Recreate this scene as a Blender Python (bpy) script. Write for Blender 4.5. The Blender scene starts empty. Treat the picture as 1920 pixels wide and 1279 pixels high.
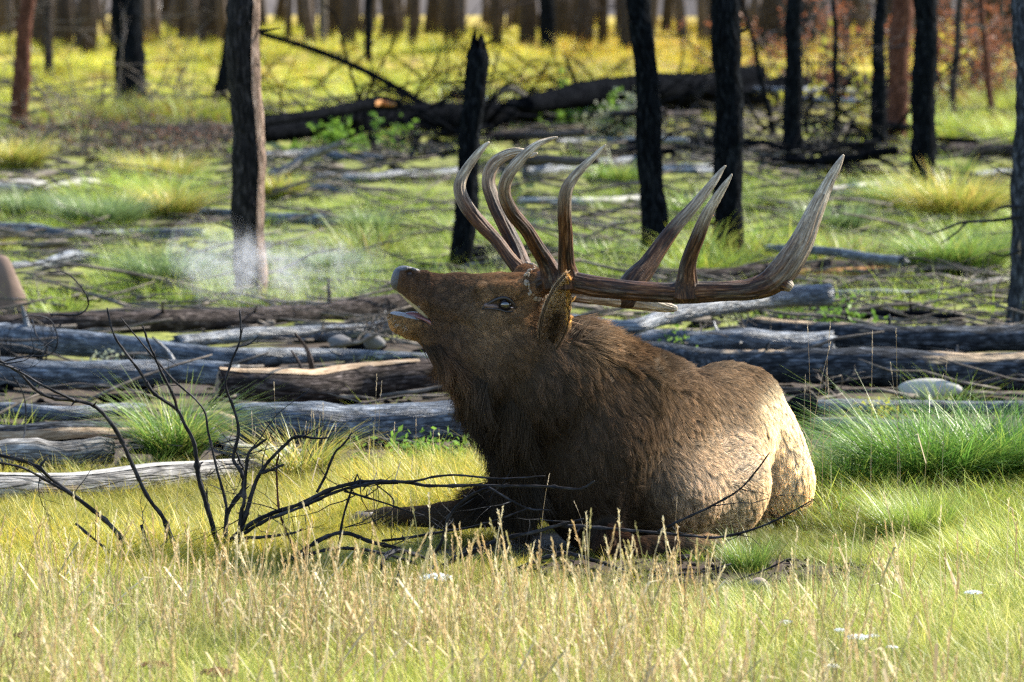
import bpy, math, random
import numpy as np
from mathutils import Vector
R = math.radians
rng = np.random.default_rng(7)
random.seed(7)
scene = bpy.context.scene
COL = scene.collection

# ---------------------------------------------------------------- camera
CAM_H, PITCH, FPX = 1.83, math.atan(700/9000), 9000.0
cam_d = bpy.data.cameras.new('camera')
cam = bpy.data.objects.new('camera', cam_d); COL.objects.link(cam)
cam.location = (0, 0, CAM_H); cam.rotation_euler = (R(90)-PITCH, 0, 0)
cam_d.sensor_width = 36; cam_d.lens = 36*FPX/1920
cam_d.clip_start = .5; cam_d.clip_end = 2000
cam_d.dof.use_dof = True; cam_d.dof.focus_distance = 14.85/math.cos(PITCH)*1.0
cam_d.dof.aperture_fstop = 6.6
cam_d.dof.aperture_blades = 0
scene.camera = cam
# ---------------------------------------------------------------- sky, sun, exposure
SUN_AZ, SUN_EL = 58.0, 40.0          # degrees: azimuth from +Y towards +X
w = bpy.data.worlds.new('World'); scene.world = w; w.use_nodes = True
nt = w.node_tree; bg = nt.nodes['Background']
sky = nt.nodes.new('ShaderNodeTexSky'); sky.sky_type = 'NISHITA'; sky.sun_disc = False
sky.sun_elevation = R(SUN_EL); sky.sun_rotation = R(SUN_AZ); sky.air_density = 1.0; sky.dust_density = .6; sky.ozone_density = 1.5
nt.links.new(sky.outputs[0], bg.inputs[0]); bg.inputs[1].default_value = .135
sd = bpy.data.lights.new('sun', 'SUN'); sun = bpy.data.objects.new('sun', sd); COL.objects.link(sun)
sd.energy = 5.0; sd.angle = R(.6); sd.color = (1, .93, .80)
tosun = Vector((math.sin(R(SUN_AZ))*math.cos(R(SUN_EL)), math.cos(R(SUN_AZ))*math.cos(R(SUN_EL)), math.sin(R(SUN_EL))))
sun.rotation_euler = (-tosun).to_track_quat('-Z', 'Y').to_euler()
vs = scene.view_settings
scene.display_settings.display_device = 'sRGB'
vs.view_transform = 'Standard'; vs.look = 'None'; vs.gamma = 1; vs.use_curve_mapping = False
vs.exposure = 1.5
scene.render.film_transparent = False
cy = scene.cycles
cy.max_bounces = 6; cy.diffuse_bounces = 3; cy.glossy_bounces = 2; cy.transmission_bounces = 4; cy.transparent_max_bounces = 8; cy.volume_bounces = 1
cy.use_denoising = False; cy.caustics_reflective = False; cy.caustics_refractive = False
cy.volume_step_rate = 1.0; cy.filter_width = 1.35; cy.use_adaptive_sampling = False
cy.sample_clamp_indirect = 6
# ---------------------------------------------------------------- pixel -> world (photo is 1920x1279)
CT, ST = math.cos(PITCH), math.sin(PITCH)
def rayd(px, py):
    cx = (px-960)/FPX; cyy = (639.5-py)/FPX
    return np.array([cx, CT+ST*cyy, -ST+CT*cyy])
def P(px, py, d):
    r = rayd(px, py); return np.array([0, 0, CAM_H]) + r*(d/r[1])
def G(px, py, h=0.0):
    r = rayd(px, py); t = (CAM_H-h)/(-r[2]); return np.array([0, 0, CAM_H]) + r*t
def GD(py, rpx=0.0, lift=0.0):
    """distance at which a body of pixel radius rpx seen at row py rests on the ground (or lift above it)"""
    r = rayd(960, py); return (CAM_H-lift)/(-r[2]/r[1] + rpx/FPX)
def proj(Vw):
    """world points -> photo pixels (arrays)"""
    q = Vw - np.array([0, 0, CAM_H])
    f = q[:, 1]*CT - q[:, 2]*ST; u = q[:, 1]*ST + q[:, 2]*CT
    return 960+FPX*q[:, 0]/f, 639.5-FPX*u/f
S15 = 1/600.0
# ---------------------------------------------------------------- object helpers
def link(o, parent=None):
    COL.objects.link(o)
    if parent is not None: o.parent = parent
    return o
def tag(o, label=None, cat=None, group=None, kind=None):
    if label: o['label'] = label
    if cat: o['category'] = cat
    if group: o['group'] = group
    if kind: o['kind'] = kind
    return o
def empty(name, loc=(0, 0, 0)):
    o = bpy.data.objects.new(name, None); o.location = Vector(loc); o.empty_display_size = .1
    return link(o)
def mesh_data(name, V, F, mat=None, attrs=None, smooth=True):
    """V (n,3); F list of int arrays (k,3) / (k,4)"""
    me = bpy.data.meshes.new(name)
    V = np.asarray(V, np.float32)
    if isinstance(F, np.ndarray): F = [F]
    F = [np.asarray(f, np.int32) for f in F if len(f)]
    me.vertices.add(len(V)); me.vertices.foreach_set('co', V.ravel())
    nl = sum(f.size for f in F); npoly = sum(len(f) for f in F)
    me.loops.add(nl); me.polygons.add(npoly)
    me.loops.foreach_set('vertex_index', np.concatenate([f.ravel() for f in F]))
    tot = np.concatenate([np.full(len(f), f.shape[1], np.int32) for f in F])
    st = np.concatenate([[0], np.cumsum(tot)[:-1]]).astype(np.int32)
    me.polygons.foreach_set('loop_start', st)
    me.update(calc_edges=True)
    me.polygons.foreach_set('use_smooth', np.full(npoly, smooth))
    if mat is not None:
        for m in (mat if isinstance(mat, (list, tuple)) else [mat]): me.materials.append(m)
    for k, (typ, dat) in (attrs or {}).items():
        a = me.attributes.new(k, typ, 'POINT'); dat = np.asarray(dat, np.float32)
        if typ == 'FLOAT_COLOR' and dat.shape[1] == 3: dat = np.concatenate([dat, np.ones((len(dat), 1), np.float32)], 1)
        a.data.foreach_set({'FLOAT': 'value', 'FLOAT_VECTOR': 'vector', 'FLOAT_COLOR': 'color'}[typ], dat.ravel())
    return me
def mobj(name, V, F, mat=None, parent=None, attrs=None, smooth=True, origin=None):
    V = np.asarray(V, float)
    if origin is None and parent is not None: origin = np.array(parent.location) if parent.type == 'EMPTY' else np.array(parent.get('_o', (0, 0, 0)))
    if origin is None: origin = np.array([V[:, 0].mean(), V[:, 1].mean(), V[:, 2].min()])
    origin = np.asarray(origin, float)
    me = mesh_data(name, V-origin, F, mat, attrs, smooth)
    o = bpy.data.objects.new(name, me)
    if parent is None: o.location = Vector(origin)
    o['_o'] = [float(v) for v in origin]
    return link(o, parent)
class MB:
    def __init__(s): s.V = []; s.Q = []; s.T = []; s.n = 0; s.A = {}
    def add(s, V, Q=None, T=None, **at):
        V = np.asarray(V, float); s.V.append(V)
        if Q is not None and len(Q): s.Q.append(np.asarray(Q)+s.n)
        if T is not None and len(T): s.T.append(np.asarray(T)+s.n)
        for k, v in at.items():
            v = np.asarray(v, float)
            if v.ndim == 1 and len(v) != len(V): v = np.tile(v, (len(V), 1))
            s.A.setdefault(k, []).append(v)
        s.n += len(V); return s
    def faces(s):
        F = []
        if s.Q: F.append(np.concatenate(s.Q))
        if s.T: F.append(np.concatenate(s.T))
        return F
    def attrs(s):
        out = {}
        for k, v in s.A.items():
            v = np.concatenate(v)
            out[k] = ('FLOAT', v) if v.ndim == 1 else (('FLOAT_COLOR' if k.startswith('c') else 'FLOAT_VECTOR'), v)
        return out
    def obj(s, name, mat, parent=None, smooth=True, origin=None):
        return mobj(name, np.concatenate(s.V), s.faces(), mat, parent, s.attrs(), smooth, origin)
    def data(s, name, mat, smooth=True):
        return mesh_data(name, np.concatenate(s.V), s.faces(), mat, s.attrs(), smooth)
def spline(pts, n):
    """Catmull-Rom through rows of pts, n samples"""
    pts = np.asarray(pts, float)
    if len(pts) == 2:
        t = np.linspace(0, 1, n)[:, None]; return pts[0]*(1-t)+pts[1]*t
    p = np.vstack([2*pts[0]-pts[1], pts, 2*pts[-1]-pts[-2]])
    seg = np.linalg.norm(np.diff(pts[:, :3], axis=0), axis=1)**.75; cum = np.concatenate([[0], np.cumsum(seg)])
    s = np.linspace(0, cum[-1], n); i = np.clip(np.searchsorted(cum, s, side='right')-1, 0, len(pts)-2)
    t = ((s-cum[i])/np.maximum(seg[i], 1e-9))[:, None]
    a, b, c, d = p[i], p[i+1], p[i+2], p[i+3]
    return .5*((2*b)+(-a+c)*t+(2*a-5*b+4*c-d)*t**2+(-a+3*b-3*c+d)*t**3)
def tube(C, r, ns=10, rough=0.0, seed=0, cap=True, jag=0.0, flat=1.0, rfreq=1.0):
    """C (n,3) centre line, r (n,) -> V, Q, T, tc(len, cos*r, sin*r)"""
    C = np.asarray(C, float); n = len(C); r = np.broadcast_to(np.asarray(r, float), (n,)).copy()
    T = np.gradient(C, axis=0); T /= np.linalg.norm(T, axis=1)[:, None]+1e-12
    mean = C[-1]-C[0]; ref = np.eye(3)[np.argmin(np.abs(mean))]
    N = np.cross(T, ref); N /= np.linalg.norm(N, axis=1)[:, None]+1e-12
    B = np.cross(T, N)
    a = np.linspace(0, 2*math.pi, ns, endpoint=False); ca, sa = np.cos(a), np.sin(a)
    L = np.concatenate([[0], np.cumsum(np.linalg.norm(np.diff(C, axis=0), axis=1))])
    rr = np.repeat(r[:, None], ns, 1)
    if rough > 0:
        g = np.random.default_rng(seed+11)
        m = np.zeros_like(rr); rm = max(r.mean(), 1e-4)
        for k in range(9):
            fa = g.integers(0, 6); fl = g.uniform(.15, 2.2)*rfreq/rm; ph = g.uniform(0, 6.28, 2)
            m += g.uniform(.3, 1)*np.sin(fa*a[None]+ph[0]+.6*np.sin(L[:, None]*fl*.7))*np.sin(L[:, None]*fl+ph[1])
        rr = rr*(1+rough*m/2.5+rough*.35*g.normal(size=rr.shape))
    V = C[:, None]+rr[..., None]*(ca[None, :, None]*N[:, None]*flat+sa[None, :, None]*B[:, None])
    if jag > 0:
        g = np.random.default_rng(seed+5)
        j = g.uniform(-1, 1, ns)*jag; V[-1] += T[-1]*j[:, None]; j = g.uniform(-1, 1, ns)*jag; V[0] += T[0]*j[:, None]
    i = np.arange(n-1)[:, None]*ns; k = np.arange(ns)[None]; k2 = (k+1) % ns
    Q = np.stack([i+k, i+ns+k, i+ns+k2, i+k2], -1).reshape(-1, 4)
    tc = np.stack([np.repeat(L[:, None], ns, 1), rm_c(ca, r), rm_c(sa, r)], -1).reshape(-1, 3)
    V = V.reshape(-1, 3); Tt = None
    if cap:
        V = np.vstack([V, C[0], C[-1]]); tc = np.vstack([tc, [0, 0, 0], [L[-1], 0, 0]])
        k = np.arange(ns); k2 = (k+1) % ns; b = (n-1)*ns
        Tt = np.vstack([np.stack([np.full(ns, n*ns), k, k2], 1), np.stack([np.full(ns, n*ns+1), b+k2, b+k], 1)])
    return V, Q, Tt, tc
def rm_c(c, r): return np.repeat(c[None]*1.0, len(r), 0)*np.maximum(r, .001)[:, None]
# ---------------------------------------------------------------- materials
def newmat(name):
    m = bpy.data.materials.new(name); m.use_nodes = True; t = m.node_tree
    for n in list(t.nodes): t.nodes.remove(n)
    out = t.nodes.new('ShaderNodeOutputMaterial'); return m, t, out
def nd(t, typ, ins=None, **props):
    n = t.nodes.new(typ)
    for k, v in props.items(): setattr(n, k, v)
    for k, v in (ins or {}).items():
        if isinstance(v, bpy.types.NodeSocket): t.links.new(v, n.inputs[k])
        else: n.inputs[k].default_value = v
    return n
def ramp(t, fac, stops, interp='LINEAR'):
    n = t.nodes.new('ShaderNodeValToRGB'); n.color_ramp.interpolation = interp
    e = n.color_ramp.elements
    while len(e) < len(stops): e.new(.5)
    for x, (p, c) in zip(e, stops): x.position = p; x.color = (*c, 1) if len(c) == 3 else c
    t.links.new(fac, n.inputs[0]); return n.outputs[0]
def mix(t, f, a, b, mode='MIX'):
    n = t.nodes.new('ShaderNodeMix'); n.data_type = 'RGBA'; n.blend_type = mode
    for k, v in ((0, f), (6, a), (7, b)):
        if isinstance(v, bpy.types.NodeSocket): t.links.new(v, n.inputs[k])
        else: n.inputs[k].default_value = v if k == 0 else (*v, 1)
    return n.outputs[2]
def noise(t, vec, scale, detail=5, rough=.55, dist=0.0):
    n = nd(t, 'ShaderNodeTexNoise', {'Scale': scale, 'Detail': detail, 'Roughness': rough, 'Distortion': dist})
    if vec is not None: t.links.new(vec, n.inputs['Vector'])
    return n.outputs['Fac']
def attr(t, name, typ='GEOMETRY'):
    n = t.nodes.new('ShaderNodeAttribute'); n.attribute_type = typ; n.attribute_name = name; return n
def stretch(t, vec, s):
    return nd(t, 'ShaderNodeMapping', {'Vector': vec, 'Scale': s}).outputs[0]
def wood_mat(name, dark, mid, light, bare=None, bare_amt=.0, rough=.75, crack=.5, bump=.6, ash=None, ash_amt=0.0, spec=.07):
    """charred / weathered bark: stretched grain, cracks, patches of bare wood"""
    m, t, out = newmat(name)
    tc = attr(t, 'tc').outputs['Vector']; geo = nd(t, 'ShaderNodeNewGeometry')
    obi = nd(t, 'ShaderNodeObjectInfo').outputs['Random']
    off = nd(t, 'ShaderNodeVectorMath', {0: tc, 1: (0, 0, 0)}, operation='ADD'); cx = nd(t, 'ShaderNodeCombineXYZ', {0: nd(t, 'ShaderNodeMath', {0: obi, 1: 37.0}, operation='MULTIPLY').outputs[0]})
    t.links.new(cx.outputs[0], off.inputs[1]); v = off.outputs[0]
    g1 = noise(t, stretch(t, v, (16, 50, 50)), 1.0, 8, .65, .4)
    g2 = noise(t, stretch(t, v, (3, 14, 14)), 1.0, 4, .6)
    col = ramp(t, g1, [(.30, dark), (.5, mid), (.70, light)])
    col = mix(t, nd(t, 'ShaderNodeMapRange', {0: g2, 1: .35, 2: .65}).outputs[0], mix(t, 1, col, (.55, .55, .58), 'MULTIPLY'), col)
    if ash is not None:
        g4 = noise(t, stretch(t, v, (5, 16, 16)), 1.0, 6, .7)
        lo = .72-.4*ash_amt
        col = mix(t, nd(t, 'ShaderNodeMapRange', {0: g4, 1: lo, 2: lo+.16}).outputs[0], col, ash)
    if bare is not None:
        g3 = noise(t, stretch(t, v, (1.6, 9, 9)), 1.0, 3, .5, .3)
        lo = .78-.5*bare_amt
        bc = mix(t, g1, bare, tuple(c*.45 for c in bare))
        col = mix(t, nd(t, 'ShaderNodeMapRange', {0: g3, 1: lo, 2: lo+.03}).outputs[0], col, bc)
    vo = nd(t, 'ShaderNodeTexVoronoi', {'Vector': stretch(t, v, (5, 60, 60)), 'Scale': 1.0}, feature='DISTANCE_TO_EDGE')
    ck = nd(t, 'ShaderNodeMapRange', {0: vo.outputs['Distance'], 1: 0.0, 2: .12}).outputs[0]
    col = mix(t, nd(t, 'ShaderNodeMath', {0: nd(t, 'ShaderNodeMath', {0: 1.0, 1: ck}, operation='SUBTRACT').outputs[0], 1: crack}, operation='MULTIPLY').outputs[0], col, tuple(c*.5 for c in dark))
    hgt = nd(t, 'ShaderNodeMath', {0: g1, 1: nd(t, 'ShaderNodeMath', {0: ck, 1: crack}, operation='MULTIPLY').outputs[0]}, operation='ADD').outputs[0]
    bp = nd(t, 'ShaderNodeBump', {'Strength': bump, 'Distance': .012, 'Height': hgt})
    b = nd(t, 'ShaderNodeBsdfPrincipled', {'Base Color': col, 'Roughness': rough, 'Normal': bp.outputs[0], 'Specular IOR Level': spec})
    t.links.new(b.outputs[0], out.inputs[0]); return m
def flat_mat(name, c, rough=.7, spec=.4, var=.25, scale=30, bump=0.0, coat=0.0):
    m, t, out = newmat(name); tc = nd(t, 'ShaderNodeTexCoord').outputs['Object']
    n = noise(t, tc, scale, 5)
    col = mix(t, n, tuple(x*(1-var) for x in c), tuple(min(1, x*(1+var)) for x in c))
    b = nd(t, 'ShaderNodeBsdfPrincipled', {'Base Color': col, 'Roughness': rough, 'Specular IOR Level': spec, 'Coat Weight': coat})
    if bump:
        t.links.new(nd(t, 'ShaderNodeBump', {'Strength': bump, 'Distance': .004, 'Height': n}).outputs[0], b.inputs['Normal'])
    t.links.new(b.outputs[0], out.inputs[0]); return m
# ================================================================ THE ELK
# body field: rounded cones and ellipsoids blended, then surfaced as one continuous mesh
HV = .0062
lo = np.array([-.62, 14.35, -.03]); hi = np.array([1.06, 16.35, 1.12])
dims = np.ceil((hi-lo)/HV).astype(int)
F = np.full(dims, 9.0, np.float32)
gx = [lo[i]+HV*np.arange(dims[i], dtype=np.float32) for i in range(3)]
def _blend(bmin, bmax, fn, k, sub=False):
    a = np.maximum(np.floor((bmin-k-2*HV-lo)/HV).astype(int), 0); b = np.minimum(np.ceil((bmax+k+2*HV-lo)/HV).astype(int), dims)
    if (b <= a).any(): return
    X = gx[0][a[0]:b[0], None, None]; Y = gx[1][None, a[1]:b[1], None]; Z = gx[2][None, None, a[2]:b[2]]
    d = fn(X, Y, Z).astype(np.float32); sl = tuple(slice(a[i], b[i]) for i in range(3)); old = F[sl]
    if sub:
        d = -d; h = np.clip(.5-.5*(old-d)/k, 0, 1); F[sl] = old*(1-h)+d*h+k*h*(1-h)
    else:
        h = np.clip(.5+.5*(old-d)/k, 0, 1); F[sl] = old*(1-h)+d*h-k*h*(1-h)
def rc(p1, r1, p2, r2, k=.03, fy=1.0, sub=False):
    p1, p2 = np.asarray(p1, float), np.asarray(p2, float)
    sc = np.array([1, fy, 1]); A = p1*sc; D = (p2-p1)*sc; L2 = (D**2).sum()+1e-9
    def fn(X, Y, Z):
        x, y, z = X-A[0], Y*fy-A[1], Z-A[2]
        h = np.clip((x*D[0]+y*D[1]+z*D[2])/L2, 0, 1)
        return np.sqrt((x-h*D[0])**2+(y-h*D[1])**2+(z-h*D[2])**2)-(r1+(r2-r1)*h)
    rm = np.array([max(r1, r2)]*3)
    _blend(np.minimum(p1, p2)-rm, np.maximum(p1, p2)+rm, fn, k, sub)
def el(c, ax, k=.05, yaw=0.0, tilt=0.0, sub=False):
    """ellipsoid; ax = (along, lateral, up); yaw: direction of 'along' in plan from +X to +Y; tilt: raises the along axis"""
    c = np.asarray(c, float); cyw, syw, ct, st = math.cos(yaw), math.sin(yaw), math.cos(tilt), math.sin(tilt)
    u = np.array([cyw*ct, syw*ct, st]); v = np.array([-syw, cyw, 0]); w_ = np.cross(u, v)
    def fn(X, Y, Z):
        x, y, z = X-c[0], Y-c[1], Z-c[2]
        a = (x*u[0]+y*u[1]+z*u[2]); b = (x*v[0]+y*v[1]+z*v[2]); g = (x*w_[0]+y*w_[1]+z*w_[2])
        k0 = np.sqrt((a/ax[0])**2+(b/ax[1])**2+(g/ax[2])**2); k1 = np.sqrt((a/ax[0]**2)**2+(b/ax[1]**2)**2+(g/ax[2]**2)**2)+1e-9
        return k0*(k0-1)/k1
    m = np.array([max(ax)]*3); _blend(c-m, c+m, fn, k, sub)
u_ = lambda px: px*S15
YB = R(46)
# torso
el(P(1172, 840, 15.30), (.40, .265, .312), .05, YB)
el(P(1108, 816, 15.12), (.29, .22, .265), .07, YB)           # shoulders / withers
el(P(1112, 868, 15.03), (.20, .165, .26), .06, YB)
el(P(1092, 830, 15.0), (.14, .17, .20), .07, YB)           # brisket
el(P(1285, 838, 15.55), (.28, .24, .225), .06, YB)          # loin
el(P(1366, 803, 15.84), (.19, .20, .217), .09, YB)
el(P(1408, 745, 15.92), (.075, .085, .078), .07, YB)
el(P(1315, 820, 15.66), (.21, .21, .208), .10, YB)          # croup
el(P(1300, 905, 15.42), (.26, .22, .19), .06, YB)           # belly flank
el(P(1358, 908, 15.43), (.13, .12, .16), .06, R(60))        # near stifle
el(P(1434, 872, 15.84), (.13, .14, .205), .045, R(60))       # haunch behind the flank fold
el(P(1425, 790, 15.90), (.08, .10, .085), .03, R(60))
el(P(1448, 905, 15.80), (.11, .14, .14), .05, R(60))
# neck
rc(P(966, 648, 14.9), u_(82), P(1020, 720, 14.97), u_(112), .05)
rc(P(1020, 720, 14.97), u_(112), P(1085, 795, 15.08), u_(140), .06)
rc(P(1070, 668, 14.98), u_(56), P(1150, 730, 15.12), u_(88), .08)
rc(P(1028, 644, 14.92), u_(44), P(1070, 684, 14.97), u_(50), .06)
rc(P(950, 750, 14.91), u_(46), P(1030, 826, 14.97), u_(58), .05)   # mane swell
# skull and upper muzzle (flattened sideways)
HD = 14.86
rc(P(972, 570, HD), u_(56), P(925, 584, HD), u_(59), .03, 1.12)
rc(P(930, 590, HD), u_(66), P(965, 632, HD), u_(70), .04, 1.15)     # cheek
rc(P(925, 570, HD), u_(52), P(860, 561, HD), u_(44), .03, 1.25)
rc(P(860, 561, HD), u_(44), P(800, 547, HD), u_(33), .03, 1.2)
rc(P(800, 545, HD), u_(32), P(771, 534, HD), u_(24), .02, .95)
rc(P(771, 534, HD), u_(24), P(757, 523, HD), u_(21), .02, .9)
rc(P(757, 521, HD), u_(21), P(749, 531, HD), u_(15), .015, .8)
rc(P(800, 575, HD), u_(22), P(835, 600, HD), u_(34), .03, 1.1)       # upper lip rear
rc(P(772, 550, HD), u_(16), P(805, 580, HD), u_(18), .02, .85)       # upper lip rim
rc(P(800, 514, HD-.026), u_(7), P(788, 516, HD-.03), u_(8), .012)    # nostril wing
rc(P(764, 509, HD-.030), u_(9), P(778, 511, HD-.032), u_(8), .012)
rc(P(764, 509, HD+.030), u_(9), P(778, 511, HD+.032), u_(8), .012)
# lower jaw
rc(P(748, 605, HD), u_(19), P(769, 612, HD), u_(22), .012, .95)
rc(P(737, 594, HD), u_(9), P(748, 602, HD), u_(15), .012, .85)
rc(P(775, 612, HD), u_(19), P(812, 627, HD), u_(22), .012, 1.1)
rc(P(815, 627, HD), u_(25), P(880, 648, HD), u_(46), .03, 1.2)
rc(P(880, 645, HD), u_(48), P(950, 660, HD+.01), u_(70), .04, 1.15)
rc(P(860, 660, HD), u_(34), P(915, 700, HD+.02), u_(60), .04)        # throat
# brow, eye socket, pedicles
rc(P(905, 548, HD-.075), u_(13), P(965, 545, HD-.085), u_(16), .03)
rc(P(915, 592, HD-.075), u_(12), P(968, 596, HD-.080), u_(14), .035)
el(P(943, 570, HD-.118), (.036, .034, .022), .020, 0, R(-18), sub=True)
rc(P(990, 548, HD-.05), u_(26), P(1008, 532, HD-.06), u_(24), .02)
rc(P(975, 545, HD+.05), u_(26), P(985, 520, HD+.07), u_(22), .02)
rc(P(880, 590, HD-.07), u_(10), P(800, 560, HD-.045), u_(8), .03)    # cheek bone line
rc(P(905, 583, HD-.098), u_(4), P(872, 588, HD-.082), u_(3), .012, sub=True)   # tear groove
el(P(768, 512, HD-.044), (.016, .020, .0115), .005, 0, R(15), sub=True)        # nostril
el(P(772, 514, HD+.052), (.010, .016, .007), .008, 0, R(20), sub=True)
el(P(777, 574, HD), (.075, .045, .0095), .008, 0, R(-39), sub=True)             # gape
el(P(776, 585, HD), (.078, .05, .0115), .006, 0, R(-25), sub=True)
# legs: far foreleg stretched forward, near foreleg folded, hind foot under the belly
gz = lambda px, py, h: G(px, py, h)
def onD(px, d, h):          # point at column px, distance d, height h
    r = rayd(px, 640); return np.array([(px-960)/FPX*d/CT, d, h])
rc(onD(1020, 15.25, .20), .085, onD(960, 15.30, .11), .065, .05)
rc(onD(960, 15.30, .11), .06, onD(855, 15.42, .065), .042, .03)
rc(onD(855, 15.42, .065), .042, onD(830, 15.44, .062), .040, .02)
rc(onD(830, 15.44, .062), .038, onD(725, 15.55, .045), .027, .02)
rc(onD(725, 15.55, .045), .030, onD(690, 15.58, .035), .028, .02)
rc(onD(1120, 15.05, .12), .08, onD(1140, 14.88, .060), .038, .05)     # near forearm
rc(onD(1140, 14.88, .055), .038, onD(1160, 14.82, .036), .034, .03)    # near knee
rc(onD(1175, 14.80, .036), .034, onD(1290, 14.90, .030), .027, .02)    # near cannon folded back
rc(onD(1290, 14.90, .030), .028, onD(1335, 14.97, .028), .026, .02)
el(onD(1270, 15.16, .17), (.20, .12, .14), .06, YB)     # hind shank
_gz = np.maximum(F, 0.004-gx[2][None, None, :]); F[:] = _gz; del _gz
def surface(Fd, o, h):
    """naive surface nets -> V, quads"""
    s = Fd < 0; n0, n1, n2 = Fd.shape
    c = np.zeros((n0-1, n1-1, n2-1), np.uint8)
    for i in (0, 1):
        for j in (0, 1):
            for k in (0, 1): c += s[i:n0-1+i, j:n1-1+j, k:n2-1+k]
    act = (c > 0) & (c < 8); idx = np.argwhere(act); num = -np.ones(act.shape, np.int32); num[act] = np.arange(len(idx))
    cor = {}
    for i in (0, 1):
        for j in (0, 1):
            for k in (0, 1): cor[i, j, k] = Fd[idx[:, 0]+i, idx[:, 1]+j, idx[:, 2]+k]
    acc = np.zeros((len(idx), 3)); cnt = np.zeros(len(idx))
    for a in range(3):
        for b in (0, 1):
            for g in (0, 1):
                e0 = [b, g]; e0.insert(a, 0); e1 = list(e0); e1[a] = 1
                A, B = cor[tuple(e0)], cor[tuple(e1)]; m = (A < 0) != (B < 0)
                tt = np.where(m, A/(A-B+1e-12), 0); p = np.tile(np.array(e0, float), (len(idx), 1)); p[:, a] = tt
                acc += p*m[:, None]; cnt += m
    V = o+h*(idx+acc/cnt[:, None]); quads = []
    for a in range(3):
        sa = [slice(1, -1)]*3; sa[a] = slice(0, -1); sb = [slice(1, -1)]*3; sb[a] = slice(1, None)
        A = s[tuple(sa)]; B = s[tuple(sb)]; e = np.argwhere(A != B)
        if not len(e): continue
        sgn = A[e[:, 0], e[:, 1], e[:, 2]]
        off = np.ones(3, int); off[a] = 0; e = e+off
        b, g = (a+1) % 3, (a+2) % 3
        def at(db, dg):
            q = e.copy(); q[:, b] -= db; q[:, g] -= dg; return num[q[:, 0], q[:, 1], q[:, 2]]
        q = np.stack([at(1, 1), at(0, 1), at(0, 0), at(1, 0)], 1)
        q[~sgn] = q[~sgn][:, ::-1]; quads.append(q)
    Q = np.concatenate(quads); Q = Q[(Q >= 0).all(1)]
    return V, Q
EV, EQ = surface(F, lo, HV)
EQ = EQ.astype(np.int64)
# light smoothing
def smooth_mesh(V, Q, it=2, lam=.5):
    E = np.concatenate([Q[:, [0, 1]], Q[:, [1, 2]], Q[:, [2, 3]], Q[:, [3, 0]]]); n = len(V)
    deg = np.bincount(E[:, 0], minlength=n)+np.bincount(E[:, 1], minlength=n)
    for _ in range(it):
        acc = np.stack([np.bincount(E[:, 0], V[E[:, 1], i], n)+np.bincount(E[:, 1], V[E[:, 0], i], n) for i in range(3)], 1)
        V = V*(1-lam)+lam*acc/np.maximum(deg, 1)[:, None]
    return V
EV = smooth_mesh(EV, EQ, 2)
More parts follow.
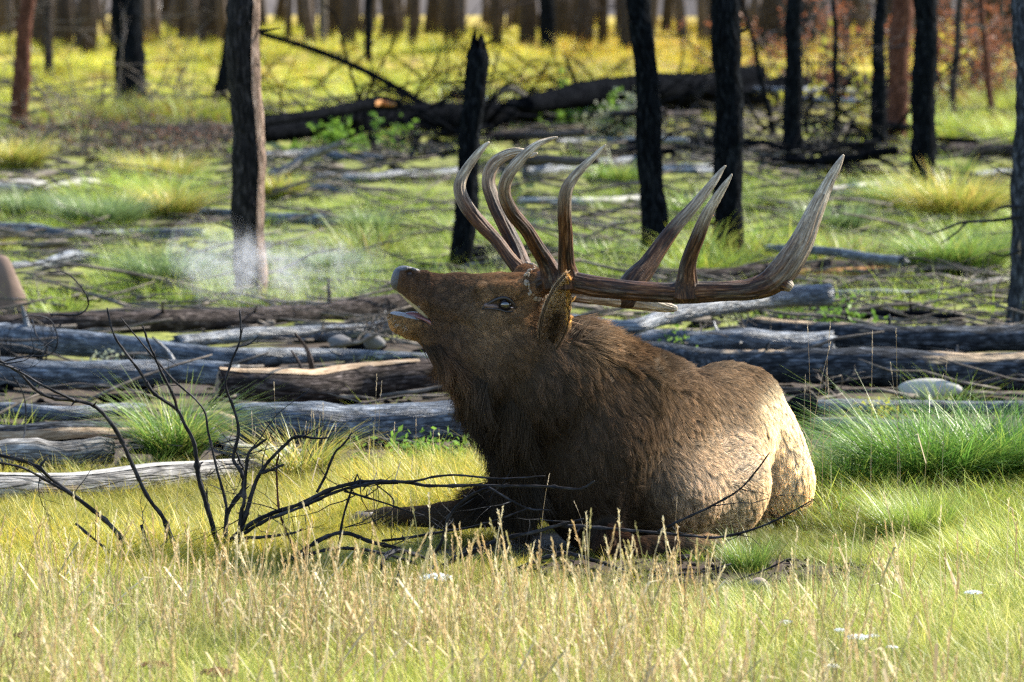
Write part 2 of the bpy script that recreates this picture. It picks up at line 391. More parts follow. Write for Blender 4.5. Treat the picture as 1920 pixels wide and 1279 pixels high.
# coat map: (px, py) on the flank view -> hair direction (right, down), length, colour
C_face = (.095, .060, .042); C_dark = (.014, .0085, .0065); C_mane = (.028, .017, .012); C_side = (.11, .076, .054); C_back = (.15, .105, .075)
C_tan = (.47, .38, .30); C_grey = (.38, .30, .235); C_rump = (.70, .56, .40); C_gold = (.15, .10, .062); C_red = (.10, .042, .022)
COAT = [
 (745, 520, 1, .2, .004, (.10, .055, .035)), (775, 530, 1, .2, .005, (.125, .06, .033)), (800, 510, 1, .1, .006, C_face), (850, 520, 1, .05, .010, C_face), (905, 520, 1, .1, .014, C_face),
 (955, 522, 1, -.1, .022, (.13, .06, .035)), (990, 530, .8, -.5, .026, (.09, .042, .028)), (800, 560, 1, .4, .006, (.075, .045, .032)), (850, 570, 1, .3, .009, C_face), (880, 555, 1, .2, .010, C_face),
 (905, 598, 1, .4, .009, (.30, .21, .14)), (925, 545, .8, -.4, .008, (.29, .18, .095)), (980, 562, .9, .1, .010, (.27, .16, .08)), (950, 597, 1, .4, .010, (.28, .18, .11)), (955, 545, 1, 0, .008, (.28, .17, .09)), (985, 585, .9, .4, .014, (.16, .09, .05)),
 (940, 605, .9, .5, .013, (.17, .105, .062)), (860, 610, .9, .5, .014, (.13, .08, .048)), (960, 640, .7, .8, .022, (.085, .055, .038)), (900, 650, .8, .7, .022, (.14, .09, .058)),
 (1000, 610, .6, .8, .018, (.06, .035, .024)), (845, 645, .7, .8, .022, (.085, .05, .032)), (820, 625, .8, .6, .010, (.11, .06, .038)), (747, 606, .6, .8, .007, (.42, .23, .09)), (762, 612, .8, .6, .008, (.42, .23, .09)),
 (735, 592, .4, .9, .006, (.36, .22, .11)), (788, 612, .9, .5, .007, (.022, .015, .012)), (785, 632, .9, .6, .012, (.05, .03, .02)), (812, 650, .5, 1, .04, (.05, .026, .016)), (830, 690, .1, 1, .075, (.075, .04, .022)),
 (870, 690, .2, 1, .05, (.05, .03, .02)), (850, 740, -.3, 1, .09, C_dark), (895, 730, -.1, 1, .08, C_dark), (930, 700, .3, 1, .045, (.085, .055, .04)), (985, 680, .4, .9, .035, (.125, .08, .055)),
 (1030, 650, .6, .8, .03, (.10, .065, .045)), (1040, 700, .3, 1, .045, (.11, .068, .046)), (960, 760, .0, 1, .06, C_mane), (905, 800, -.3, 1, .10, C_dark), (940, 850, -.25, 1, .12, C_dark),
 (970, 900, -.15, 1, .12, C_dark), (1000, 830, .0, 1, .08, C_dark), (1060, 780, .15, 1, .05, C_mane), (1080, 700, .45, 1, .045, (.14, .09, .06)), (1085, 630, 1, .1, .05, (.17, .12, .085)),
 (1120, 635, 1, -.05, .06, C_gold), (1170, 660, .9, .3, .055, (.20, .115, .062)), (1140, 720, .6, .8, .045, (.17, .11, .072)), (1230, 690, 1, .3, .045, C_gold), (1200, 740, .7, .7, .04, C_side),
 (1130, 800, .3, 1, .04, (.10, .062, .042)), (1220, 800, .5, .9, .035, (.155, .10, .066)), (1090, 870, .15, 1, .05, (.055, .035, .025)), (1180, 880, .4, 1, .05, (.06, .04, .028)), (1225, 885, .5, .9, .04, (.12, .085, .06)), (1180, 930, .5, .8, .06, (.028, .018, .013)), (1050, 930, 0, 1, .07, C_dark),
 (1130, 950, .5, .8, .06, (.035, .023, .017)), (1030, 980, 0, 1, .05, (.018, .012, .01)), (1140, 1020, .2, 1, .045, C_red), (1200, 960, .6, -.2, .05, (.05, .033, .024)), (1290, 740, .9, .4, .04, (.19, .125, .08)),
 (1290, 800, .8, .5, .03, (.20, .135, .09)), (1300, 700, 1, .1, .035, C_back), (1360, 690, 1, 0, .03, (.25, .175, .115)), (1420, 700, 1, .4, .03, (.21, .14, .088)), (1400, 740, .9, .3, .03, (.215, .145, .095)),
 (1380, 780, .9, .4, .028, (.30, .22, .155)), (1330, 840, .9, -.2, .024, (.36, .275, .20)), (1400, 830, .9, -.3, .022, C_tan), (1420, 880, .8, -.5, .022, C_tan), (1260, 860, .7, .4, .028, (.20, .14, .097)),
 (1250, 910, .5, .7, .028, (.26, .195, .145)), (1300, 900, .5, .6, .026, C_grey), (1360, 930, .6, .4, .024, C_tan), (1410, 950, .5, .5, .024, (.38, .29, .20)), (1300, 970, .4, .6, .03, (.27, .19, .13)),
 (1240, 985, .4, .5, .035, (.16, .095, .055)), (1340, 1000, .5, .4, .028, (.30, .20, .12)), (1460, 760, .4, 1, .028, (.80, .72, .56)), (1482, 800, .3, 1, .028, (.74, .62, .45)), (1450, 820, .2, 1, .026, (.52, .41, .29)),
 (1500, 860, .2, 1, .028, (.80, .68, .50)), (1460, 900, .1, 1, .026, (.62, .50, .35)), (1510, 930, .2, 1, .03, (.72, .57, .39)), (1470, 960, .1, 1, .03, (.60, .45, .29)), (870, 992, -1, .1, .008, (.035, .022, .015)),
 (930, 985, -1, .1, .010, (.030, .019, .014)), (985, 972, -1, .3, .012, (.022, .014, .010)), (780, 1003, -1, .1, .006, (.035, .023, .017)), (690, 1004, -1, .1, .005, (.07, .055, .045)), (1250, 1030, 1, 0, .009, (.045, .033, .028)), (1330, 1035, 1, 0, .008, (.05, .035, .028)), (1020, 960, -.5, .6, .02, (.015, .01, .008)),
]
CT_ = np.array([[c[0], c[1], c[2], c[3], c[4], *c[5]] for c in COAT])
def coat(V, sig=26.0):
    px, py = proj(V); out = np.zeros((len(V), 6))
    for s in range(0, len(V), 40000):
        d2 = (px[s:s+40000, None]-CT_[None, :, 0])**2+(py[s:s+40000, None]-CT_[None, :, 1])**2
        m = d2.min(1, keepdims=True); W = np.exp(-(d2-m)/(2*(sig**2+.18*m))); W /= W.sum(1, keepdims=True)
        out[s:s+40000] = W@CT_[:, 2:]
    return out
def vnormals(V, Q):
    n = np.cross(V[Q[:, 2]]-V[Q[:, 0]], V[Q[:, 3]]-V[Q[:, 1]]); N = np.zeros_like(V)
    for k in range(4): np.add.at(N, Q[:, k], n)
    return N/(np.linalg.norm(N, axis=1)[:, None]+1e-12)
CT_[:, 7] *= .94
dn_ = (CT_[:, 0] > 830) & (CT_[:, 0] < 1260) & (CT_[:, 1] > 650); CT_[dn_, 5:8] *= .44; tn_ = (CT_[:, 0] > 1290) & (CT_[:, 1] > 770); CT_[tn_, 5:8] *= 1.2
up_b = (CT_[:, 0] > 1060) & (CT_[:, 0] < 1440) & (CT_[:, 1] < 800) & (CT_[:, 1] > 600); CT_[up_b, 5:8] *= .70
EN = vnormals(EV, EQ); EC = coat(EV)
def vattr_mat(name, rough=.8, spec=.2, mul=1.0):
    m, t, out = newmat(name); c = attr(t, 'col').outputs['Color']
    n = noise(t, nd(t, 'ShaderNodeTexCoord').outputs['Object'], 90, 4)
    col = mix(t, 1.0, c, ramp(t, n, [(.3, (.55*mul,)*3), (.7, (1.0*mul,)*3)]), 'MULTIPLY')
    b = nd(t, 'ShaderNodeBsdfPrincipled', {'Base Color': col, 'Roughness': rough, 'Specular IOR Level': spec})
    t.links.new(b.outputs[0], out.inputs[0]); return m
M_skin = vattr_mat('elk_hide', mul=.7)
elk_o = P(1150, 1020, 15.2); elk_o[2] = 0
elk = empty('bull_elk', elk_o)
tag(elk, 'dark brown bull elk with big antlers lying in the grass, head raised and mouth open', 'elk')
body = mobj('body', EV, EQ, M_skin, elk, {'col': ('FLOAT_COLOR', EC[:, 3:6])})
from mathutils.kdtree import KDTree
# ---- fur: individual hair strands
def fur_mat(name):
    m, t, out = newmat(name)
    a = attr(t, 'hcol').outputs['Color']; hi_ = nd(t, 'ShaderNodeHairInfo')
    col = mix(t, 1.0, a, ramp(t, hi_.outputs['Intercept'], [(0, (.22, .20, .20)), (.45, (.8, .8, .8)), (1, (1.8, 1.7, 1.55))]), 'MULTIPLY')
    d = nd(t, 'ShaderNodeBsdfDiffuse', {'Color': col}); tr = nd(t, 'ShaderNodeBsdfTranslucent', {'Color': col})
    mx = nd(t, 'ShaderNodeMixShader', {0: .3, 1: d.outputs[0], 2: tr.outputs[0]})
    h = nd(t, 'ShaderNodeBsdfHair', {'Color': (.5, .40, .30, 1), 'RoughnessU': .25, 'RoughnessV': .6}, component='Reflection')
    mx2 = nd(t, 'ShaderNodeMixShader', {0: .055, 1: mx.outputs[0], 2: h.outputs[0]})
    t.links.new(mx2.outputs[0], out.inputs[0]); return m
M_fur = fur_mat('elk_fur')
def grow(V, Q, N, count, parent, name='fur', cfun=coat, seed=3, lenmul=1.0, r0=.00046, clump_r=.020, K=5, keep=None, weight=None, lift=.28):
    g = np.random.default_rng(seed)
    area = .5*np.linalg.norm(np.cross(V[Q[:, 2]]-V[Q[:, 0]], V[Q[:, 3]]-V[Q[:, 1]]), axis=1)
    cen = V[Q].mean(1); wgt = area.copy()
    if weight is not None: wgt *= weight(cen, N[Q].mean(1))
    f = g.choice(len(Q), count, p=wgt/wgt.sum()); u = g.uniform(size=(count, 1)); v = g.uniform(size=(count, 1)); q = Q[f]
    bil = lambda X: X[q[:, 0]]*(1-u)*(1-v)+X[q[:, 1]]*u*(1-v)+X[q[:, 2]]*u*v+X[q[:, 3]]*(1-u)*v
    Pn = bil(V); Nn = bil(N); Nn /= np.linalg.norm(Nn, axis=1)[:, None]
    if keep is not None:
        kk = keep(Pn); Pn, Nn = Pn[kk], Nn[kk]
    n = len(Pn); c = cfun(Pn); L = np.maximum(c[:, 2], .003)*lenmul*g.uniform(.65, 1.25, n)
    D = np.stack([c[:, 0], np.zeros(n), -c[:, 1]], 1); D -= Nn*(D*Nn).sum(1)[:, None]
    D /= np.linalg.norm(D, axis=1)[:, None]+1e-6
    # low-frequency swirl and clumping
    nc = int(min(40000, max(200, area.sum()/clump_r**2))); fc = g.choice(len(Q), nc, p=area/area.sum()); cpt = V[Q[fc]].mean(1)+g.normal(size=(nc, 3))*.003
    kd = KDTree(nc)
    for i_, c_ in enumerate(cpt): kd.insert(c_, i_)
    kd.balance(); jit = Pn+g.normal(size=Pn.shape)*clump_r*.12; inv = np.array([kd.find(p_)[1] for p_ in jit]); uq = np.arange(nc); cc = cpt
    crand = g.normal(size=(len(uq), 3))*.27; cl = cc[inv]; cshade = g.normal(size=len(uq))[inv]
    D = D+crand[inv]+g.normal(size=(n, 3))*.10; 
    sw = np.sin(Pn@np.array([[31, 17, 23], [19, -29, 13], [-23, 11, 37]]).T)*.15; D += sw
    D -= Nn*(D*Nn).sum(1)[:, None]; D /= np.linalg.norm(D, axis=1)[:, None]+1e-6
    lf = lift*g.uniform(.5, 1.5, n)*np.clip(.02/np.maximum(L, .004), .45, 1.3)
    hx_, hy_ = proj(Pn); head_ = (hx_ < 1010) & (hy_ < 680)
    t = np.linspace(0, 1, K)
    pts = np.zeros((n, K, 3))
    for k, tk in enumerate(t):
        x = Pn+D*(L*tk)[:, None]+Nn*(L*lf*(tk-.35*tk*tk)+.0006)[:, None]
        x[:, 2] -= L*.22*tk*tk*np.clip(L/.05, 0, 1)
        pull = np.clip((L-.010)/.024, np.where(head_, .42, .12), 1)*.60*tk**1.3
        x = x*(1-pull[:, None])+(cl+D*(L*tk)[:, None]+Nn*(L*lf*tk*.8)[:, None])*pull[:, None]
        pts[:, k] = x
    pts[:, :, 2] = np.maximum(pts[:, :, 2], .003)
    hc = bpy.data.hair_curves.new(name); hc.add_curves([K]*n)
    o = np.array(parent.get('_o', tuple(parent.location)))
    hc.attributes['position'].data.foreach_set('vector', (pts-o).astype(np.float32).ravel())
    rad = (r0*np.clip(.7+L/.06, .7, 1.5)*g.uniform(.7, 1.3, n))[:, None]*(1-.82*t[None]**1.3)
    a = hc.attributes.new('radius', 'FLOAT', 'POINT') if 'radius' not in hc.attributes else hc.attributes['radius']
    a.data.foreach_set('value', rad.astype(np.float32).ravel())
    colr = c[:, 3:6]*np.exp(g.normal(size=n)*np.where(head_, .22, .40)+cshade*.26*np.clip((L-.01)/.04, np.where(head_, .7, .25), 1))[:, None]
    tipl = g.uniform(size=n) < np.where(head_, .03, .10); colr[tipl] = colr[tipl]*1.7+.02
    ca = hc.attributes.new('hcol', 'FLOAT_COLOR', 'CURVE'); ca.data.foreach_set('color', np.concatenate([colr, np.ones((n, 1))], 1).astype(np.float32).ravel())
    hc.materials.append(M_fur)
    ob = bpy.data.objects.new(name, hc); link(ob, parent); ob['_o'] = list(map(float, o)); return ob
camv = lambda c: (np.array([0, 0, CAM_H])-c)/np.linalg.norm(np.array([0, 0, CAM_H])-c, axis=1)[:, None]
def fweight(c, n):
    px, py = proj(c); f = (n*camv(c)).sum(1)
    wv = np.where(f < -.35, .25, 1.0); head = (px < 1000) & (py < 690); wv = np.where(head, wv*3.8, wv)
    return wv
def fkeep(p):
    px, py = proj(p)
    nose = (px < 788) & (py < 545) & ((py < 512+.0*px) | (px < 752)); lip = (px < 800) & (py > 545+(px-740)*.75) & (py < 590+(px-740)*.28)
    eye = (((px-936)/32)**2+((py-571-(px-937)*.10)/12)**2) < 1
    return ~(nose | lip | eye)
FUR_N = 480000
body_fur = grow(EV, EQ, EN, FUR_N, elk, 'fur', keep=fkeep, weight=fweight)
# mane and crest: long loose hairs
def crest_w(c, n):
    px, py = proj(c)
    top = ((px > 1065) & (px < 1290) & (n[:, 2] > .25) & (py < 600+(px-1060)*.42+42)).astype(float)
    thr = (((px-820)*.75+640 < py) & (px > 790) & (px < 1000) & (py > 640) & (py < 925) & (n[:, 0] < -.2)).astype(float)
    return top*1.2+thr*1.6+1e-9
def crest_coat(p):
    c = coat(p); px, py = proj(p); top = px > 1050
    c[:, 2] = np.where(top, .078*np.clip(1.15-(px-1080)/190, .35, 1), np.clip(c[:, 2]*1.4, .08, .16)); c[top, 0] = 1; c[top, 1] = -.15; c[top, 3:6] = c[top, 3:6]*1.3
    return c
mane = grow(EV, EQ, EN, 60000, elk, 'mane', cfun=crest_coat, weight=crest_w, seed=9, clump_r=.026, r0=.00052, lift=1.1, K=6)
# ---- ray test against the body, for placing face features
from mathutils.bvhtree import BVHTree
bvh = BVHTree.FromPolygons([tuple(v) for v in EV], [tuple(int(i) for i in q) for q in EQ])
def hit(px, py):
    o = Vector((0, 0, CAM_H)); d = Vector(rayd(px, py)).normalized(); h = bvh.ray_cast(o, d); return np.array(h[0]) if h[0] is not None else None
# ---- eye
M_eye = flat_mat('eye_dark', (.012, .010, .012), .04, .9, .2, 10, 0, 1.0)
M_lid = flat_mat('eyelid_skin', (.022, .017, .017), .45, .5, .2, 60, .3)
M_tear = flat_mat('tear_duct', (.12, .078, .07), .5, .5, .25, 80, .3)
M_white = flat_mat('eye_white', (.55, .42, .40), .2, .6, .1, 60)
def blob(c, r, seg=18, rings=12, axes=None):
    th = np.linspace(0, math.pi, rings); ph = np.linspace(0, 2*math.pi, seg, endpoint=False)
    X = np.stack([np.sin(th)[:, None]*np.cos(ph)[None], np.sin(th)[:, None]*np.sin(ph)[None], np.cos(th)[:, None]*np.ones(seg)[None]], -1).reshape(-1, 3)
    r = np.broadcast_to(np.asarray(r, float), (3,)); X = X*r
    if axes is not None: X = X@np.asarray(axes)
    i = np.arange(rings-1)[:, None]*seg; k = np.arange(seg)[None]; k2 = (k+1) % seg
    return X+np.asarray(c), np.stack([i+k, i+seg+k, i+seg+k2, i+k2], -1).reshape(-1, 4)
ED = .5*(hit(945, 543)[1]+hit(945, 600)[1])+.006
V_, Q_ = blob(P(948, 571, ED+.011), (.0215, .0225, .0200)); eye = mobj('eye', V_, Q_, M_eye, elk)
V_, Q_ = blob(P(960, 577, ED-.0030), (.0045, .003, .0022)); mobj('eye_white', V_, Q_, M_white, eye)
lid = MB()
up = spline([P(*p) for p in ((903, 579, ED+.004), (919, 568, ED-.004), (935, 560, ED-.011), (950, 559, ED-.0125), (962, 568, ED-.008), (968, 581, ED+.001))], 26)
dn = spline([P(*p) for p in ((903, 580, ED+.003), (921, 579, ED-.004), (937, 581, ED-.010), (952, 585, ED-.010), (968, 582, ED+.001))], 22)
for c_, r_ in ((up, .0050), (dn, .0030)):
    v, q, tt, tc_ = tube(c_, np.sin(np.linspace(.25, math.pi-.25, len(c_)))**.6*r_, 8, .05); lid.add(v, q, tt)
v, q, tt, _ = tube(spline([P(*p) for p in ((915, 558, ED+.006), (940, 549, ED-.003), (962, 557, ED-.002), (973, 572, ED+.006))], 18), np.sin(np.linspace(.3, 2.8, 18))*.004, 8, .05)
lid.obj('eyelid', M_lid, elk)
V_, Q_ = blob(P(921, 574, ED+.001), (.025, .008, .0095), axes=[[.95, 0, -.15], [0, 1, 0], [.15, 0, .95]])
mobj('tear_duct', V_, Q_, M_tear, elk)
# ---- nose pad, lips, mouth
M_nose = flat_mat('nose_pad', (.050, .047, .052), .45, .5, .6, 160, 1.0)
M_lip = flat_mat('lip_skin', (.05, .042, .042), .4, .6, .4, 90, .5)
M_pale = flat_mat('pale_lip', (.26, .25, .26), .5, .6, .3, 90, .5)
M_mouth = flat_mat('mouth_lining', (.15, .06, .062), .3, .6, .35, 70, .5)
M_palate = flat_mat('palate', (.40, .33, .20), .35, .5, .3, 70, .4)
def patch(fld, off, name, mat, parent):
    """skin patch: raised where the smooth field is positive, sinking under the hide at its edge"""
    px, py = proj(EV); f = fld(px, py, EV); fq = EQ[(f[EQ] > -8).all(1)]
    used, inv = np.unique(fq, return_inverse=True)
    return mobj(name, EV[used]+EN[used]*np.clip(f[used]*.0005, -.004, off)[:, None], inv.reshape(fq.shape), mat, parent)
patch(lambda px, py, V: np.maximum(np.minimum(751-px-(py-498)*.16, 546-py), np.minimum(799-px, 507-py)), .0014, 'nose', M_nose, elk)
patch(lambda px, py, V: np.minimum(np.minimum(825-px, py-538), 10-np.abs(py-(548+(px-740)*.86))), .0010, 'upper_lip', M_lip, elk)
patch(lambda px, py, V: np.minimum(np.minimum(800-px, py-566), 591+(px-740)*.20-py)*1.0-np.where(EN[:, 2] < .1, 6, 0), .0012, 'lower_lip', M_pale, elk)
tg = MB()
v, q, tt, _ = tube(spline([P(756, 592, HD), P(778, 593, HD), P(802, 603, HD), P(824, 615, HD)], 14), [.006, .010, .012, .013, .014, .014, .014, .014, .014, .014, .014, .014, .014, .012], 12, .03, flat=1.0)
tg.add(v, q, tt); tongue = tg.obj('tongue', M_mouth, elk)
tg = MB()
v, q, tt, _ = tube(spline([P(747, 543, HD), P(765, 560, HD), P(785, 577, HD), P(806, 596, HD)], 14), np.linspace(.007, .014, 14), 12, .03)
tg.add(v, q, tt); tg.obj('palate', M_palate, elk)
tg = MB()
v, q, tt, _ = tube(spline([P(780, 594, HD-.022), P(798, 600, HD-.030), P(811, 608, HD-.034), P(819, 613, HD-.036)], 14), np.linspace(.004, .0075, 14), 10, .08)
tg.add(v, q, tt); tg.obj('mouth_corner', M_mouth, elk)
# nostril inside
for s in (-1, 1):
    V_, Q_ = blob(P(769, 514, HD+s*.030), (.011, .006, .0075)); mobj('nostril', V_, Q_, flat_mat('nostril_dark', (.03, .018, .018), .5), elk)
# chin whiskers
g = np.random.default_rng(4); wb = MB()
for i in range(26):
    px_ = g.uniform(728, 770); py_ = 588+(px_-726)*.6+g.uniform(-6, 8); p0 = hit(px_, min(py_, 622))
    if p0 is None: continue
    d = np.array([-.6-.3*g.uniform()+(px_-726)*.008, g.uniform(-.6, .3), -.55*g.uniform(.3, 1.3)]); d /= np.linalg.norm(d); Lw = g.uniform(.010, .024)
    v, q, tt, _ = tube(np.array([p0, p0+d*Lw*.5, p0+d*Lw+[0, 0, -.002]]), [.00035, .0003, .0001], 3); wb.add(v, q, tt)
wb.obj('whisker', flat_mat('whisker_white', (.7, .65, .58), .5), elk)['kind'] = 'stuff'
# ---- ears
def ear(base, tip, face, side, width, name='ear'):
    """cupped leaf: base/tip points, face = direction the opening looks"""
    base, tip = np.asarray(base), np.asarray(tip); ax = tip-base; Ln = np.linalg.norm(ax); ax /= Ln
    fc = np.asarray(face, float); fc -= ax*(fc@ax); fc /= np.linalg.norm(fc); sd_ = np.cross(ax, fc)
    nu, nv = 26, 17; us = np.linspace(0, 1, nu); vs_ = np.linspace(-1, 1, nv); V = []
    for u in us:
        wd = width*(.5+.5*math.sin(min(1, u/.38)*math.pi/2))*(max(0, 1-max(0, (u-.45)/.55)**2.2))**.5+.002
        for v in vs_:
            ang = v*(1.9-1.15*u); rad_ = wd/1.15
            x = math.sin(ang)*rad_; y = (1-math.cos(ang))*rad_*.65
            V.append(base+ax*(u*Ln-.05*u*u*0)+sd_*x+fc*(y-.012-.02*math.sin(u*3)))
    V = np.array(V); i = np.arange(nu-1)[:, None]*nv; k = np.arange(nv-1)[None]
    Q = np.stack([i+k, i+nv+k, i+nv+k+1, i+k+1], -1).reshape(-1, 4)
    N = vnormals(V, Q); inn = V+N*.0013; out_ = V-N*.0013; n0 = len(V)
    Q2 = Q[:, ::-1]+n0
    edge = []
    def strip(ids):
        a = np.array(ids[:-1]); b = np.array(ids[1:]); edge.append(np.stack([a, b, b+n0, a+n0], 1))
    strip([j*nv for j in range(nu)]); strip([j*nv+nv-1 for j in range(nu)][::-1]); strip([(nu-1)*nv+j for j in range(nv)]); 
    VV = np.vstack([inn, out_]); QQ = np.vstack([Q, Q2]+edge)
    return VV, QQ, N, n0, V, Q, ax
def build_ear(args, par):
    VV, QQ, N, n0, V, Q, ax = ear(*args)
    col = np.tile((.17, .115, .07), (len(VV), 1)); col[n0:] = (.16, .10, .06)
    o = mobj('ear', VV, QQ, M_skin, par, {'col': ('FLOAT_COLOR', col)})
    def cf(inner):
        def f(p):
            b = np.asarray(args[0]); t = np.clip(((p-b)@ax)/np.linalg.norm(np.asarray(args[1])-b), 0, 1)
            out = np.zeros((len(p), 6)); out[:, 0] = ax[0]; out[:, 1] = -ax[2]; out[:, 2] = .010 if not inner else .024
            px, py = proj(p); c = np.clip((t[:, None]-.35)*3, 0, 1)*np.array([(.36, .27, .18)])+np.clip(1-(t[:, None]-.35)*3, 0, 1)*np.array([(.16, .105, .07)]); mid = np.abs(px-(1030+30*t)) < 9; c = np.where((mid & (t < .42))[:, None], c*.3, c)
            edge = px > 1062  # golden right rim paints in backlight glowing through the ear edge
            c = np.where(edge[:, None], np.array([(.50, .31, .11)]), c)
            if inner: c = c*1.15
            out[:, 3:6] = c; return out
        return f
    QN = Q
    grow(V+N*.0024, Q, N, 5500, o, 'ear_fur', cfun=cf(True), seed=21, clump_r=.008, r0=.00055, lift=.35)
    grow(V-N*.0024, Q[:, ::-1], -N, 8000, o, 'ear_fur', cfun=cf(False), seed=22, clump_r=.008, r0=.00055, lift=.3)
    return o
build_ear((P(1028, 655, 14.80), P(1063, 524, 14.645), (.30, -.93, -.1), 1, .049), elk)
build_ear((P(1012, 625, 15.00), P(1040, 548, 15.16), (.45, .80, 0), 1, .05), elk)
# ---- antlers
def ant(parts, name, burr):
    """parts: list of [(px,py,rpx,d)...]; unioned by a voxel remesh into one beam with its tines"""
    mb = MB(); lines = []
    for pts in parts:
        A = np.array([[*P(p[0], p[1], p[3]), p[2]*S15*p[3]/15] for p in pts]); S = spline(A, 70)
        S[:, 3] = np.maximum(S[:, 3], .0018); lines.append(S)
        v, q, tt, _ = tube(S[:, :3], S[:, 3], 20); mb.add(v, q, tt)
    tmp = mb.obj(name, None, None, origin=np.zeros(3)); md = tmp.modifiers.new('r', 'REMESH'); md.mode = 'VOXEL'; md.voxel_size = .0024; md.adaptivity = 0
    sm = tmp.modifiers.new('s', 'SMOOTH'); sm.iterations = 5; sm.factor = .5
    dg = bpy.context.evaluated_depsgraph_get(); ev = tmp.evaluated_get(dg); me = bpy.data.meshes.new_from_object(ev)
    n = len(me.vertices); V = np.empty(n*3, np.float32); me.vertices.foreach_get('co', V); V = V.reshape(-1, 3).astype(float)
    Nn = np.empty(n*3, np.float32); me.vertices.foreach_get('normal', Nn); Nn = Nn.reshape(-1, 3)
    lv = np.empty(len(me.loops), np.int32); me.loops.foreach_get('vertex_index', lv); pt = np.empty(len(me.polygons), np.int32); me.polygons.foreach_get('loop_total', pt)
    Q = lv.reshape(-1, 4) if (pt == 4).all() else None
    bpy.data.objects.remove(tmp)
    best = np.full(n, 9.0); tcv = np.zeros((n, 3)); tip = np.zeros(n); 
    for li, S in enumerate(lines):
        Ls = np.concatenate([[0], np.cumsum(np.linalg.norm(np.diff(S[:, :3], axis=0), axis=1))])
        for s in range(0, n, 20000):
            D = V[s:s+20000, None]-S[None, :, :3]; dd = np.linalg.norm(D, axis=2)-S[None, :, 3]; j = dd.argmin(1); m = dd[np.arange(len(j)), j]
            T = np.gradient(S[:, :3], axis=0); T /= np.linalg.norm(T, axis=1)[:, None]
            ref = np.array([0, 1.0, 0]); A_ = np.cross(T, ref); A_ /= np.linalg.norm(A_, axis=1)[:, None]; B_ = np.cross(T, A_)
            w_ = D[np.arange(len(j)), j]; a = (w_*A_[j]).sum(1); b = (w_*B_[j]).sum(1); rr = np.hypot(a, b)+1e-6
            tc_ = np.stack([Ls[j]+(w_*T[j]).sum(1)+li*3.7, a/rr*np.maximum(S[j, 3], .008), b/rr*np.maximum(S[j, 3], .008)], 1)
            up_ = m < best[s:s+20000]; sl = np.arange(s, min(s+20000, n))[up_]
            best[sl] = m[up_]; tcv[sl] = tc_[up_]; tip[sl] = np.clip((Ls[-1]-Ls[j][up_]) / (Ls[-1]*.55 if li else .5), 0, 1)
    # pearling ridges along the beam
    g = np.random.default_rng(8); rdg = np.zeros(n)
    ang = np.arctan2(tcv[:, 2], tcv[:, 1]); rad_ = np.hypot(tcv[:, 1], tcv[:, 2])
    for k in range(7):
        rdg += np.sin(g.integers(5, 15)*ang+g.uniform(0, 6)+1.5*np.sin(tcv[:, 0]*g.uniform(12, 30)))*g.uniform(.3, 1)
    V += Nn*(rdg*.00055*np.clip(rad_/.015, .3, 1))[:, None]
    hgt = V[:, 2]
    return V, Q, tcv, tip
def antler_mat():
    m, t, out = newmat('antler_bone'); tc_ = attr(t, 'tc').outputs['Vector']; tip = attr(t, 'tip').outputs['Fac']
    g1 = noise(t, stretch(t, tc_, (14, 170, 170)), 1.0, 7, .65, .3); g2 = noise(t, stretch(t, tc_, (8, 40, 40)), 1.0, 4, .6)
    base = ramp(t, g1, [(.34, (.006, .004, .003)), (.52, (.024, .013, .009)), (.76, (.14, .085, .055))])
    red = ramp(t, g1, [(.34, (.02, .008, .004)), (.52, (.085, .034, .013)), (.76, (.32, .18, .09))])
    base = mix(t, nd(t, 'ShaderNodeMapRange', {0: g2, 1: .42, 2: .6}).outputs[0], base, red)
    ivory = ramp(t, g1, [(.32, (.10, .075, .05)), (.5, (.36, .285, .20)), (.70, (.80, .70, .54))])
    f = nd(t, 'ShaderNodeMath', {0: tip, 1: nd(t, 'ShaderNodeMath', {0: g2, 1: .7}, operation='MULTIPLY').outputs[0]}, operation='ADD').outputs[0]
    col = mix(t, nd(t, 'ShaderNodeMapRange', {0: f, 1: .62, 2: 1.30}).outputs[0], ivory, base)
    bp = nd(t, 'ShaderNodeBump', {'Strength': 1.0, 'Distance': .004, 'Height': g1})
    b = nd(t, 'ShaderNodeBsdfPrincipled', {'Base Color': col, 'Roughness': .55, 'Specular IOR Level': .2, 'Normal': bp.outputs[0]})
    t.links.new(b.outputs[0], out.inputs[0]); return m
M_ant = antler_mat()
NB = [(1006, 534, 25, 14.80), (1022, 528, 23, 14.78), (1045, 525, 23, 14.75), (1085, 531, 20, 14.70), (1130, 539, 20, 14.64), (1195, 546, 18.5, 14.57), (1250, 549, 19, 14.53), (1290, 549, 21, 14.51), (1362, 546, 19, 14.49), (1405, 543, 20, 14.49), (1440, 532, 24, 14.50), (1466, 510, 27, 14.51),
      (1487, 482, 25.5, 14.52), (1505, 450, 22, 14.53), (1528, 396, 16.5, 14.55), (1553, 343, 11, 14.57), (1570, 312, 7.5, 14.58), (1582, 290, 2.5, 14.59)]
